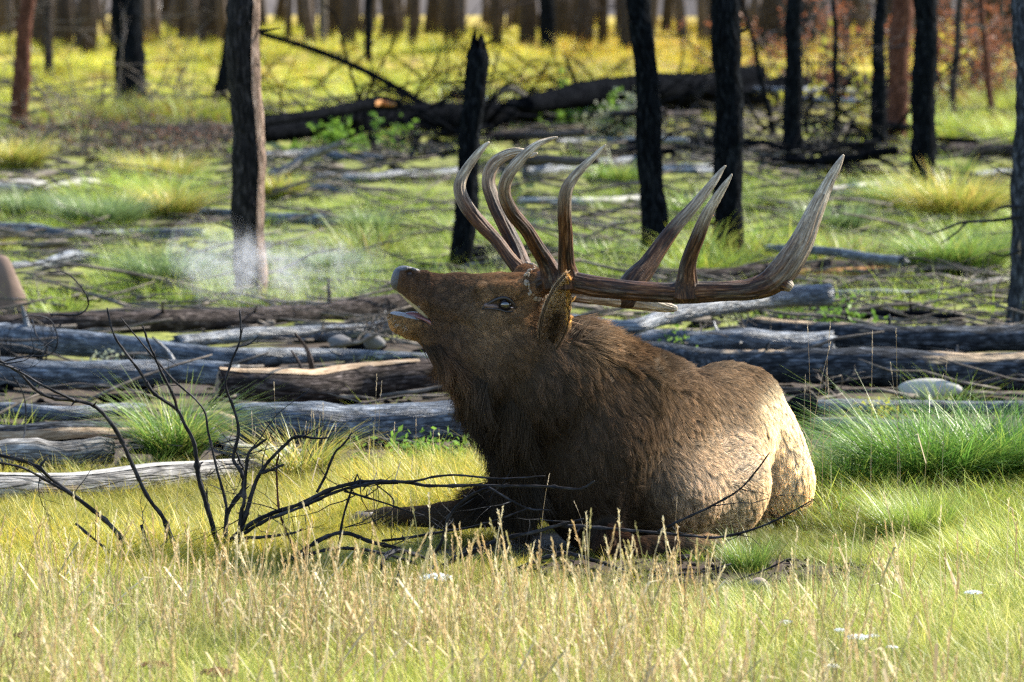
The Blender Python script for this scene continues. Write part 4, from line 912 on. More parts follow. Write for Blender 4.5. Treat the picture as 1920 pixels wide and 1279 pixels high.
T('thick black trunk with a flared root foot in the upper left', (246, 205, 30), (240, 0, 27), M_stand, 6.5, 1.7, 6, 2, twigs=4)
T('slim leaning trunk with reddish scorched bark at the upper left edge', (36, 240, 18), (52, 0, 13), M_red, 6.5, 1.3, 5, 3, twigs=3)
T('thin black trunk leaning behind the tall straight one', (412, 205, 14), (438, 40, 12), M_stand, 6, 1.2, 3, 4)
T('broken black snag with a jagged top, rising behind the left antler', (870, 508, 21), (889, 66, 19), M_stand, 2, 1.05, 8, 5, broken=True, mid=(878, 300), rough=.09)
T('black trunk with pale flecks that leans behind the middle tines', (1230, 505, 25), (1200, 0, 21), M_stand, 7.5, 1.05, 10, 6, mid=(1212, 250))
T('thickest black trunk with scaly bark, right of the middle tines', (1358, 502, 28), (1368, 0, 26), M_stand, 7.5, 1.05, 9, 7)
T('black trunk with flared foot standing left of the reddish trunk', (1482, 300, 20), (1494, 0, 14), M_stand, 6.5, 1.5, 6, 8, twigs=3, twig_mat=M_twig)
T('thin black trunk touching the reddish trunk in the upper right', (1648, 282, 17), (1653, 0, 10), M_stand, 6, 1.2, 5, 9, twigs=3, twig_mat=M_twig)
T('reddish brown scorched trunk with rust coloured bark in the upper right', (1684, 275, 19), (1690, 0, 20), M_red, 6, 1.2, 6, 10, twigs=3)
T('smooth black trunk rising out of the yellow green tussock at right', (1734, 372, 24), (1730, 0, 21), M_stand, 7, 1.05, 6, 11)
edge_tree = T('grey and black trunk at the right edge with bare twigs reaching left', (1908, 618, 19), (1915, 0, 16), M_patch, 6.5, 1.1, 4, 12)
T('short dark trunk far off, above the leaning pole', (822, 62, 13), (822, 0, 12), M_stand, 7, 1.2, 3, 13)
T('dark far trunk directly above the third antler tine', (1025, 98, 16), (1026, 0, 15), M_stand, 7, 1.2, 3, 14)
T('thin black far pole left of the snag', (690, 122, 7), (694, 0, 7), M_stand, 6, 1.2, 3, 15)
T('pale grey far pole between the tall trunk and the thin black pole', (607, 90, 7), (608, 0, 7), M_dead, 6, 1.2, 3, 16, name='dead_tree')
T('small dark sapling trunk left of the thick flared trunk', (95, 160, 8), (88, 0, 8), M_brown, 5, 1.2, 3, 17, twigs=3, name='dead_tree')
T('thin dark sapling standing before the golden grass right of the thickest trunk', (1570, 262, 6), (1562, 60, 5), M_stand, 4, 1.2, 3, 18, twigs=3, twig_mat=M_twig, name='dead_tree')
T('leaning dark sapling between the thickest trunk and the flared one', (1450, 255, 6), (1415, 100, 4), M_stand, 3.4, 1.2, 3, 19, twigs=3, twig_mat=M_twig, name='dead_tree')
T('dead brown sapling right of the smooth black trunk', (1775, 250, 8), (1800, 30, 6), M_brown, 5, 1.2, 3, 20, twigs=5, name='dead_tree')
T('second dead brown sapling near the right edge', (1860, 230, 7), (1845, 20, 6), M_red, 5, 1.2, 3, 21, twigs=5, name='dead_tree')
# twigs of the edge tree reaching into the frame
de = GD(618, 0)
for pts in ([(1912, 404, 3.2), (1880, 412, 3), (1840, 415, 2.6), (1800, 418, 2.4), (1770, 430, 2), (1735, 441, 1.2)], [(1812, 417, 2.2), (1795, 435, 2), (1780, 446, 1.6), (1763, 457, 1)], [(1915, 388, 2.5), (1890, 387, 2.3), (1864, 394, 1.3)], [(1912, 470, 2.5), (1880, 480, 2), (1850, 470, 1)]):
    A = np.array([[*P(p[0], p[1], de-.05), p[2]*de/FPX] for p in pts]); S = spline(A, 24); v, q, tt, tc = tube(S[:, :3], S[:, 3], 6, .15, 3); mobj('branch', v, [q, tt], M_twig, edge_tree, {'tc': ('FLOAT_VECTOR', tc)})
# far wood: hundreds of trunks reading as one mass
mb = MB(); g = np.random.default_rng(12)
for k in range(150):
    d = g.uniform(100, 172); x = g.uniform(-.5, .5)*d*.30; r = g.uniform(.10, .24); lean = g.normal()*.5
    z = np.linspace(0, g.uniform(7, 12), 7); C = np.stack([x+lean*z/8+.05*np.sin(z), np.full(7, d), z], 1); v, q, tt, tc = tube(C, r*np.linspace(1.15, .5, 7), 7, .05, k); mb.add(v, q, tt, tc=tc)
    for _ in range(3):
        zz = g.uniform(.3, 3.5); twig(np.array([x, d, zz]), g.normal(size=3)*[1, .3, .6], g.uniform(.6, 1.8), .035, g, 0, mb, 0, .4, 3, 5)
tag(mb.obj('far_forest', M_farw, origin=(0, 140, 0)), 'far wall of burnt grey brown trunks across the top of the photo', kind='stuff')
mb = MB(); g = np.random.default_rng(13)
for k in range(150):
    d = g.uniform(112, 168); x = g.uniform(-.5, .5)*d*.30; r = g.uniform(.06, .16); lean = g.normal()*.9
    z = np.linspace(0, g.uniform(5, 10), 7); C = np.stack([x+lean*z/8, np.full(7, d), z], 1); v, q, tt, tc = tube(C, r*np.linspace(1.1, .5, 7), 6, .05, k); mb.add(v, q, tt, tc=tc)
M_fard = wood_mat('far_dead_wood', (.03, .024, .021), (.10, .08, .07), (.22, .18, .155), crack=.2, bump=.3)
tag(mb.obj('far_grey_trunks', M_fard, origin=(0, 140, 0)), 'paler dead trunks scattered through the far wood', kind='stuff')
# dead brush
def brush(label, px, py, wpx, hpx, n, mat, seed, leaf=None, name='dead_shrub', thick=.006, up=1.0):
    g = np.random.default_rng(seed+300); d = GD(py, 0); b = P(px, py, d); o = empty(name, (b[0], b[1], 0)); tag(o, label, 'shrub', 'dead twiggy shrubs'); W = wpx*d/FPX; Hh = hpx*d/FPX
    mb = MB()
    for k in range(n):
        c = np.array([b[0]+g.normal()*W*.28, b[1]+g.normal()*W*.22, 0]); twig(c, np.array([g.normal()*.6, g.normal()*.4, up*g.uniform(.5, 1.2)]), Hh*g.uniform(.6, 1.2), thick*g.uniform(.7, 1.3), g, 2, mb, 3, .5, 4, 7)
    mb.obj('stems', mat, o)['kind'] = 'stuff'
    if leaf is not None:
        m_, cnt, sz = leaf; A = np.concatenate(mb.V); idx = g.integers(0, len(A), cnt); c = A[idx]+g.normal(size=(cnt, 3))*.03
        e1 = g.normal(size=(cnt, 3)); e1 /= np.linalg.norm(e1, axis=1)[:, None]; e2 = np.cross(e1, g.normal(size=(cnt, 3))); e2 /= np.linalg.norm(e2, axis=1)[:, None]
        s_ = sz*g.uniform(.6, 1.3, (cnt, 1)); V = np.stack([c-e1*s_, c+e2*s_*.5, c+e1*s_, c-e2*s_*.5], 1).reshape(-1, 3)
        lf = mobj('leaves', V, np.arange(cnt*4).reshape(-1, 4), m_, o, smooth=False); lf['kind'] = 'stuff'
    return o
def leaf_mat(name, a, b, trans=.45, rough=.5):
    m, t, out = newmat(name); pos = nd(t, 'ShaderNodeNewGeometry').outputs['Position']; n = noise(t, pos, 30, 2)
    col = mix(t, n, a, b); df = nd(t, 'ShaderNodeBsdfPrincipled', {'Base Color': col, 'Roughness': rough, 'Specular IOR Level': .3}); tr = nd(t, 'ShaderNodeBsdfTranslucent', {'Color': col})
    t.links.new(nd(t, 'ShaderNodeMixShader', {0: trans, 1: df.outputs[0], 2: tr.outputs[0]}).outputs[0], out.inputs[0]); return m
M_rust = leaf_mat('rust_leaf', (.20, .05, .02), (.36, .14, .06)); M_green = leaf_mat('green_leaf', (.07, .16, .02), (.22, .36, .05)); M_yell = leaf_mat('yellow_leaf', (.30, .34, .04), (.5, .42, .06)); M_sage = leaf_mat('sage_leaf', (.16, .19, .12), (.34, .36, .24))
for a in (('brown twiggy brush in front of the flared black trunk, upper left', 200, 292, 260, 70, 60, M_dead, 1, (M_rust, 900, .012)), ('low brown brush between the tall trunk and the reddish leaning trunk', 400, 285, 180, 60, 36, M_dead, 2, (M_rust, 400, .012)),
          ('arching bare twigs above the bent grey branch right of the snag', 1060, 215, 200, 110, 4, M_twig, 3, None), ('thin bare twigs before the golden grass above the middle tines', 1130, 150, 150, 95, 4, M_twig, 4, None),
          ('rusty leaved dead shrub right of the thickest trunk', 1440, 200, 100, 150, 14, M_dead, 5, (M_rust, 500, .03)), ('tall rusty shrub between the flared trunk and the thin black trunk', 1580, 200, 120, 190, 16, M_dead, 6, (M_rust, 900, .035)),
          ('big rusty brown shrub right of the smooth black trunk', 1810, 210, 150, 220, 26, M_dead, 7, (M_rust, 2600, .035)), ('rusty shrub at the right edge beyond the grey edge trunk', 1890, 190, 90, 200, 14, M_dead, 8, (M_rust, 900, .035)),
          ('bare dark twigs tangled under the black logs left of the snag', 780, 300, 110, 60, 14, M_twig, 9, None), ('dark tangle of burnt twigs between the middle trunks', 1300, 300, 130, 90, 14, M_twig, 10, None), ('dark tangle of burnt twigs beside the flared black trunk', 1530, 300, 140, 80, 16, M_twig, 11, None),
          ('grey dead branches heaped right of the green tussock, by the edge trunk', 1840, 560, 150, 60, 12, M_dead, 12, None), ('dead roots and twigs piled below the elk muzzle on the logs', 690, 640, 150, 60, 16, M_dead, 13, None), ('grey twigs spilling over the curved silver log', 1400, 650, 170, 70, 9, M_dead, 14, None),
          ('thin hooked twigs behind the log pile at the left edge', 60, 700, 120, 110, 4, M_twig, 15, None), ('bare wiry twigs at upper left beside the flared trunk', 160, 235, 160, 190, 12, M_dead, 16, None), ('wiry grey twigs left of the tall thin trunk', 330, 215, 130, 130, 9, M_dead, 17, None),
          ('small dead twig spray behind the hind end of the elk', 1560, 745, 60, 60, 3, M_dead, 18, None)):
    brush(*a[:8], leaf=a[8], thick=.006 if a[2] > 400 else .016)
for a in (('fresh green leafy sapling growing low behind the elk chest', 800, 880, 150, 36, 26, M_twigr, 30, (M_green, 1100, .014)), ('green leafed bush under the black log, right of the snag', 1130, 250, 200, 60, 20, M_twigr, 31, (M_green, 900, .04)), ('green leafed bush under the black log, left of the snag', 640, 285, 220, 50, 20, M_twigr, 32, (M_green, 700, .035)),
          ('pale sage bush left of the leaning black trunk', 1165, 265, 60, 70, 14, M_dead, 33, (M_sage, 600, .03)), ('yellow leafed sapling before the orange grass, upper right', 1605, 230, 70, 170, 8, M_dead, 34, (M_yell, 260, .045)), ('tiny green plant on the dark blue log behind the elk neck', 1272, 668, 24, 34, 5, M_twigr, 35, (M_green, 60, .012)),
          ('small yellow leaved plant by the low dark log at right', 1640, 790, 70, 26, 10, M_twigr, 36, (M_yell, 260, .010)), ('low green leafy plant on the pile right of the antler beam', 1560, 620, 130, 40, 14, M_twigr, 37, (M_green, 260, .018)), ('pale sprig on the ashy log at left', 195, 690, 40, 34, 5, M_dead, 38, (M_sage, 50, .014))):
    brush(*a[:8], leaf=a[8], name='leafy_shrub', thick=.004)['group'] = 'leafy shrubs'

LOGXY = np.concatenate(LOGPTS)
mb = MB(); g = np.random.default_rng(77)
for k in range(2400):
    d = 24+45*g.uniform()**1.4 if k > 160 else g.uniform(17.3, 24); x = g.uniform(-.56, .56)*.2133*d*1.1; an = g.normal()*.5+(math.pi if g.uniform() < .5 else 0); L_ = g.uniform(.15, .9)*(d/25)**.5; r_ = g.uniform(.003, .014)*(d/22)**.6
    dr = np.array([math.cos(an), math.sin(an), g.uniform(-.02, .22)]); c0 = np.array([x, d, .012+r_]); C = c0+dr*np.linspace(0, 1, 5)[:, None]*L_+np.cumsum(g.normal(size=(5, 3)), 0)*L_*.025; C[:, 2] = np.maximum(C[:, 2], r_*.5)
    v, q, tt, tc = tube(C, r_*np.linspace(1, .4, 5), 5, .1, k); mb.add(v, q, tt, tc=tc)
tag(mb.obj('fallen_sticks', M_dead, origin=(0, 25, 0)), 'grey sticks and debris littering the moss between the logs', kind='stuff')
mb = MB()
for k in range(1700):
    d = 17.3+38*g.uniform()**1.8; x = g.uniform(-.56, .56)*.2133*d*1.1; r_ = g.uniform(.012, .05)*(d/22)**.4; v, q = blob((x, d, .0), r_*np.array([g.uniform(.7, 2.4), g.uniform(.5, 1.2), g.uniform(.3, .7)]), 7, 5); v = v+g.normal(size=v.shape)*r_*.10
    mb.add(v, q, tc=v)
tag(mb.obj('charred_debris', M_char, origin=(0, 22, 0)), 'charred bark chunks and clods on the ground among the logs', kind='stuff')

g = np.random.default_rng(123)
for k in range(50):
    px = g.uniform(470, 1640); py = g.uniform(165, 330) if k < 24 else g.uniform(330, 560); ln = g.uniform(90, 300); dy = g.normal()*12; rp = g.uniform(5, 11)*(1 if py < 330 else .8)
    if k >= 24: px = g.uniform(-80, 1900)
    log('charred_log', 'thin charred log among the scattered deadfall on the meadow behind the elk', [(px, py, rp), (px+ln*.5, py+dy*.5, rp), (px+ln, py+dy, rp*.75)], [M_char, M_char, M_blue, M_brown][k % 4], lift=(0, g.uniform(0, .3), g.uniform(0, .5)) if k < 24 else 0, stubs=int(g.integers(1, 4)), group='thin charred logs in the deadfall tangle', ns=12)
# each of these logs is named by the standing trunk nearest to it and its place counted from the front
LMK = ((246, 'the thick flared trunk'), (461, 'the tall sunlit sided trunk'), (880, 'the broken black snag'), (1215, 'the leaning flecked trunk'), (1363, 'the thickest black trunk'), (1488, 'the flared foot trunk at right'), (1733, 'the smooth black trunk'), (1910, 'the trunk at the right edge'))
ORD = ('nearest', 'second nearest', 'third nearest', 'fourth nearest', 'fifth nearest', 'sixth nearest', 'seventh nearest', 'eighth nearest', 'ninth nearest', 'tenth nearest', 'eleventh nearest', 'twelfth nearest')
buckets = {}
for o in [o for o in COL.objects if o.name.startswith('charred_log')]:
    V = np.array([v.co for v in o.data.vertices])+np.array(o['_o']); x_, y_ = proj(V); cxp = float(np.clip(x_.mean(), 0, 1920)); k_ = min(range(len(LMK)), key=lambda i: abs(LMK[i][0]-cxp))
    buckets.setdefault((k_, cxp < LMK[k_][0]), []).append((-float(y_.mean()), o))
for (k_, lf), lst in buckets.items():
    for r_, (_, o) in enumerate(sorted(lst, key=lambda e: e[0])):
        o['label'] = 'thin charred log, %s of those %s %s' % (ORD[min(r_, 11)], 'left of' if lf else 'right of', LMK[k_][1])
mb = MB(); g = np.random.default_rng(177)
for k in range(130):
    py = g.uniform(170, 320); px = g.uniform(440, 1700); d = GD(py, 0)+g.uniform(-1, 1); b = P(px, py, d); b[2] = g.uniform(0, .35); an = g.uniform(0, 6.28)
    twig(b, np.array([math.cos(an), .4*math.sin(an), g.uniform(-.1, .9)]), g.uniform(.4, 1.6), g.uniform(.010, .024), g, 1, mb, 2, .5, 4, 6)
tag(mb.obj('tangled_branches', M_char, origin=(0, 50, 0)), 'tangle of black burnt branches through the deadfall behind the antlers', kind='stuff')

# trampled bare soil in front of the elk
g = np.random.default_rng(55); aa = np.linspace(0, 6.283, 60, endpoint=False); rings = np.linspace(0, 1, 9); VV = []
rad = 1+.16*np.sin(aa*3+1)+.10*np.sin(aa*7)+.06*np.sin(aa*13+2)
for q_ in rings:
    for a, r_ in zip(aa, rad): VV.append((.56+math.cos(a)*r_*q_*.60, 14.42+math.sin(a)*r_*q_*.42, .006+.010*g.uniform()*(1-q_)-.012*q_**6))
i_ = np.arange(8)[:, None]*60; k_ = np.arange(60)[None]; kk = (k_+1) % 60
tag(mobj('bare_soil', np.array(VV), np.stack([i_+k_, i_+60+k_, i_+60+kk, i_+kk], -1).reshape(-1, 4)[:, ::-1], flat_mat('dark_soil', (.045, .032, .026), .95, .1, .6, 60, 1.0), origin=(.56, 14.42, 0)), 'dark trampled soil in front of the folded foreleg', kind='structure')
mb = MB()
for k in range(170):
    a = g.uniform(0, 6.28); q_ = math.sqrt(g.uniform()); r_ = g.uniform(.003, .014); v, q = blob((.56+math.cos(a)*q_*.55, 14.42+math.sin(a)*q_*.38, .012), r_*np.array([g.uniform(.8, 2), g.uniform(.6, 1.2), .6]), 6, 4); mb.add(v, q, tc=v)
tag(mb.obj('soil_crumbs', M_brown, origin=(.56, 14.42, 0)), 'crumbs of soil and bark on the trampled patch', kind='stuff')
# ================================================================ CHARRED SHRUB IN FRONT
def gdist(px, py, d, clear=.012):
    """default distance, pulled nearer where that point would sink into the ground"""
    r = rayd(px, py); dg = (CAM_H-clear)/(-r[2])*r[1]; return min(d, dg)
shrub = empty('charred_shrub', (P(430, 1060, 14.65)[0], 14.65, 0))
tag(shrub, 'charred leafless shrub with black curving branches spreading from the grass at lower left', 'shrub')
def br(pts, r0, r1, d0, d1=None, mat=None, parent=shrub, seed=0, name='branch'):
    d1 = d0 if d1 is None else d1; n = len(pts); A = []
    for i, p in enumerate(pts):
        d = d0+(d1-d0)*i/(n-1); d = gdist(p[0], p[1], d, .01); A.append([*P(p[0], p[1], d)])
    A = np.array(A); S = spline(A, max(18, n*6)); m = len(S); g = np.random.default_rng(int(abs(pts[0][0]*7+pts[0][1]))+seed)
    S[:, :3] += np.cumsum(g.normal(size=(m, 3)), 0)*.0004
    rad = np.linspace(r0, r1, m)*S15*.43; rad = rad*(1+.10*g.normal(size=m)); rad[-1] = rad[-2]*.5
    kn = g.integers(3, m-2, max(1, m//12)); rad[kn] *= 1.35
    v, q, tt, tc = tube(S, rad, 8, .09, seed); o = mobj(name, v, [q, tt], mat or M_twigr, parent, {'tc': ('FLOAT_VECTOR', tc)})
    k = 0
    for j in kn[:4]:       # short snapped spurs
        if g.uniform() < .6:
            dr = g.normal(size=3); dr -= 0; dr /= np.linalg.norm(dr); L_ = rad[j]*g.uniform(2, 6)
            v, q, tt, tc = tube(np.array([S[j], S[j]+dr*L_*.6, S[j]+dr*L_]), [rad[j]*.5, rad[j]*.35, rad[j]*.15], 5); mobj('spur', v, [q, tt], mat or M_twigr, o, {'tc': ('FLOAT_VECTOR', tc)})
    return o
BR = [
 ([(332, 1068), (325, 1020), (305, 970), (280, 935), (250, 875), (225, 820), (200, 785), (175, 762), (140, 752), (100, 747), (65, 730), (30, 695), (-12, 672)], 10, 6, 14.62, 14.40),
 ([(140, 751), (100, 733), (60, 712), (20, 690), (-14, 682)], 6, 4, 14.45, 14.36),
 ([(240, 1034), (215, 995), (170, 955), (105, 907), (60, 872), (-12, 852)], 10, 7, 14.55, 14.35), ([(150, 935), (90, 902), (40, 876), (-12, 866)], 6, 5, 14.42, 14.33),
 ([(415, 1052), (405, 1010), (385, 943), (370, 889), (363, 831), (345, 795), (329, 766), (287, 737), (260, 697), (233, 661), (210, 625), (199, 578)], 12, 4, 14.66, 14.60),
 ([(420, 1040), (422, 965), (421, 943), (399, 862), (387, 809), (376, 764), (322, 715), (287, 674), (251, 630), (224, 598)], 7, 3, 14.67, 14.70),
 ([(332, 768), (327, 742), (305, 697), (287, 656), (277, 630), (271, 609)], 7, 3.5, 14.61, 14.55),
 ([(420, 1040), (425, 965), (452, 920), (450, 887), (434, 862), (441, 831), (443, 800), (432, 759), (421, 724), (430, 688), (446, 647), (450, 621), (448, 585)], 10, 3.5, 14.68, 14.62),
 ([(448, 650), (460, 648), (470, 645), (486, 632)], 3.5, 2, 14.62, 14.60), ([(449, 632), (453, 622), (456, 612)], 3, 2, 14.62, 14.61), ([(443, 850), (452, 870), (458, 878)], 5, 5, 14.66, 14.66),
 ([(440, 1048), (445, 1035), (452, 960), (457, 943), (461, 889), (468, 849), (485, 835), (502, 822)], 11, 5, 14.64, 14.58),
 ([(448, 1010), (460, 968), (479, 907), (502, 871), (533, 838), (555, 820), (590, 823), (618, 822)], 11, 4, 14.64, 14.50), ([(488, 887), (512, 878), (533, 870)], 7, 5, 14.58, 14.54),
 ([(594, 923), (608, 896), (627, 850), (645, 830), (661, 808)], 6, 4, 14.60, 14.56), ([(598, 1104), (619, 1066), (635, 1023), (643, 973), (658, 923), (670, 889)], 6, 4, 14.56, 14.50),
 ([(430, 1014), (458, 990), (500, 966), (558, 946), (616, 919), (662, 906), (708, 902), (762, 904), (804, 910), (885, 910), (940, 912), (1001, 912), (1060, 915), (1086, 917), (1101, 912), (1116, 901)], 10, 5, 14.62, 14.28),
 ([(458, 1000), (500, 975), (560, 952), (640, 918), (708, 904), (770, 902), (816, 892), (862, 890), (943, 896), (1020, 891)], 8, 3.5, 14.58, 14.34),
 ([(646, 921), (700, 937), (747, 954), (796, 968)], 5, 3, 14.5, 14.42), ([(916, 914), (878, 931), (847, 962), (835, 993), (824, 1024), (804, 1047)], 5, 8, 14.40, 14.48),
 ([(916, 914), (955, 935), (993, 952), (1032, 954)], 5, 3, 14.38, 14.30), ([(716, 1014), (770, 1008), (831, 998), (885, 989), (935, 975), (993, 953)], 6, 4, 14.5, 14.36),
 ([(820, 1070), (855, 1047), (885, 1035), (943, 1012), (1001, 998), (1051, 985), (1093, 973)], 12, 6, 14.45, 14.25), ([(1051, 986), (1117, 989), (1232, 998), (1290, 1004), (1346, 1006), (1417, 990), (1475, 965), (1527, 936)], 9, 3, 14.30, 14.20),
 ([(1233, 998), (1280, 975), (1339, 947), (1386, 918), (1417, 885), (1442, 850)], 6, 3, 14.25, 14.20), ([(480, 1096), (500, 1079), (539, 1054), (577, 1027), (623, 1002), (654, 1000), (693, 1014), (731, 1024), (770, 1035), (800, 1047)], 12, 7, 14.5, 14.45),
 ([(520, 1062), (546, 1050), (608, 1031), (666, 1027), (716, 1035), (750, 1045), (781, 1056)], 8, 6, 14.46, 14.40), ([(781, 1041), (750, 1033), (727, 1041), (718, 1058), (722, 1089), (723, 1135)], 9, 11, 14.40, 14.1),
 ([(747, 1047), (748, 1077), (735, 1124)], 5, 4, 14.4, 14.1), ([(958, 1074), (1012, 1050), (1059, 1039), (1097, 1047), (1155, 1066), (1205, 1085)], 10, 7, 14.35, 14.25),
 ([(500, 1110), (546, 1093), (577, 1116), (612, 1141)], 10, 9, 14.2, 14.0), ([(455, 1010), (500, 1007), (550, 1000), (570, 992)], 8, 4, 14.6, 14.5),
 ([(142, 982), (180, 1015), (225, 1052), (275, 1075), (330, 1100)], 6, 9, 14.5, 14.3), ([(265, 985), (280, 1030), (305, 1080)], 6, 7, 14.5, 14.4), ([(50, 1067), (100, 1082), (165, 1110), (250, 1120), (330, 1120), (420, 1128)], 6, 8, 14.3, 14.1),
 ([(-12, 1160), (100, 1152), (165, 1156), (240, 1165)], 6, 5, 13.9, 13.8), ([(415, 1050), (450, 1098), (480, 1120), (525, 1140), (575, 1175)], 15, 13, 14.5, 13.7), ([(520, 1120), (560, 1135), (600, 1150), (660, 1150)], 13, 6, 14.1, 13.9),
 ([(820, 1200), (850, 1170), (905, 1150), (980, 1140), (1047, 1131), (1078, 1127), (1132, 1135), (1180, 1148)], 6, 6, 14.0, 14.0), ([(1130, 1060), (1110, 1110), (1150, 1140), (1180, 1157), (1270, 1157), (1338, 1170), (1451, 1191)], 7, 4, 14.2, 13.9), ([(1338, 1170), (1370, 1165), (1406, 1159)], 4, 2, 13.95, 13.95),
 ([(1270, 1157), (1300, 1172), (1329, 1193), (1397, 1211)], 6, 3, 13.95, 13.8), ([(1230, 1165), (1288, 1143), (1361, 1098), (1420, 1075), (1451, 1062), (1480, 1047)], 8, 3, 14.1, 14.2), ([(870, 1090), (900, 1120), (960, 1105), (1040, 1090), (1110, 1100), (1200, 1112), (1300, 1120)], 9, 6, 14.3, 14.1),
 ([(940, 1150), (1000, 1120), (1080, 1100), (1180, 1098), (1260, 1092)], 8, 5, 14.1, 14.2), ([(760, 1180), (790, 1130), (800, 1090), (815, 1060)], 9, 7, 13.9, 14.4), ([(700, 1140), (690, 1090), (700, 1060)], 6, 4, 14.1, 14.2), ([(1085, 1130), (1140, 1120), (1200, 1085), (1300, 1078), (1370, 1060)], 7, 4, 14.2, 14.3)]
for b in BR: br(*b)
br([(550, 1027), (530, 980), (522, 948), (519, 880), (524, 850)], 5, 4, 14.6, 14.6, M_red)
br([(700, 905), (735, 935), (730, 960), (690, 980), (640, 990)], 3, 2, 14.5, 14.45)
g = np.random.default_rng(31); base_br = [c for c in shrub.children if c.name.startswith('branch')]
for k in range(110):
    o = base_br[int(g.integers(0, len(base_br)))]; n_ = len(o.data.vertices); v0 = np.array(o.data.vertices[int(g.integers(0, n_))].co)+np.array(o['_o'])
    mb = MB(); twig(v0, np.array([g.normal()*.8, g.normal()*.5, g.uniform(-.5, .7)]), g.uniform(.06, .26), g.uniform(.0011, .0024), g, 1, mb, 2, .5, 5, 7)
    for q_ in range(len(mb.V)): mb.V[q_][:, 2] = np.maximum(mb.V[q_][:, 2], .005)
    tw = mb.obj('twig', M_twig, shrub); tw['kind'] = 'stuff'
# two wiry twigs by the far left
w2 = empty('wiry_twig', (P(40, 800, 18)[0], 18, 0)); tag(w2, 'thin wiry burnt twig curling above the ashy logs at the left edge', 'twig')
for pts in ([(30, 880), (48, 800), (45, 740), (20, 700)], [(0, 680), (50, 668), (90, 665), (108, 640), (95, 600), (60, 590), (20, 600)], [(60, 600), (70, 630), (100, 655)], [(95, 590), (150, 588), (165, 560), (130, 515), (90, 510)]): br(pts, 5, 3, 18.3, 18.0, M_twig, w2)

# ================================================================ GRASS
def blade_mat(name, trans=.38, rough=.45):
    m, t, out = newmat(name); c = attr(t, 'cb').outputs['Color']; ti = attr(t, 'tint', 'INSTANCER').outputs['Color']
    col = mix(t, 1.0, c, ti, 'MULTIPLY')
    d = nd(t, 'ShaderNodeBsdfPrincipled', {'Base Color': col, 'Roughness': rough, 'Specular IOR Level': .35}); tr = nd(t, 'ShaderNodeBsdfTranslucent', {'Color': col})
    t.links.new(nd(t, 'ShaderNodeMixShader', {0: trans, 1: d.outputs[0], 2: tr.outputs[0]}).outputs[0], out.inputs[0]); return m
M_blade = blade_mat('grass_blade'); M_dry = blade_mat('dry_grass_blade', .35, .6)
def blades(n, g, spread, h, w, bend, cols, K=4, hvar=.35, splay=.5, tipdry=.25):
    """n grass blades as tapering ribbons; -> MB"""
    mb = MB(); a = g.uniform(0, 6.283, n); rr = spread*np.sqrt(g.uniform(0, 1, n)); ro = np.stack([np.cos(a)*rr, np.sin(a)*rr, np.zeros(n)], 1)
    hh = h*(1+hvar*g.normal(size=n)).clip(.35, 1.8); da = a+g.normal(size=n)*.9; dr = np.stack([np.cos(da), np.sin(da), np.zeros(n)], 1)
    ln = (splay*rr/spread+.15)*g.uniform(.4, 1.2, n); bd = bend*g.uniform(.3, 1.5, n); ww = w*g.uniform(.6, 1.4, n)
    sd_ = np.stack([-np.sin(da+g.normal(size=n)*.6), np.cos(da+g.normal(size=n)*.6), np.zeros(n)], 1); P_ = []; C_ = []
    ci = g.integers(0, len(cols), n); base = np.array(cols)[ci]*np.exp(g.normal(size=(n, 1))*.22)
    for k in range(K):
        t = k/(K-1); out = ln*t+bd*t*t; z = hh*(t-.35*bd*t*t); c = ro+dr*(hh*out)[:, None]; c[:, 2] = z
        wk = ww*(1-t**1.6)*.5 if k < K-1 else ww*.04
        P_.append(c-sd_*wk[:, None]); P_.append(c+sd_*wk[:, None])
        cc = base*(.38+.75*t)*1.0; cc = cc*(1-tipdry*t**3)+np.array((.50, .38, .14))*tipdry*t**3; C_.append(cc); C_.append(cc)  # roots darkened to put shade low in the grass into the colour
    V = np.stack(P_, 1).reshape(-1, 3); Cc = np.stack(C_, 1).reshape(-1, 3); i = np.arange(n)[:, None]*2*K; k = np.arange(K-1)[None]*2
    Q = np.stack([i+k, i+k+1, i+k+3, i+k+2], -1).reshape(-1, 4); mb.add(V, Q, cb=Cc); return mb
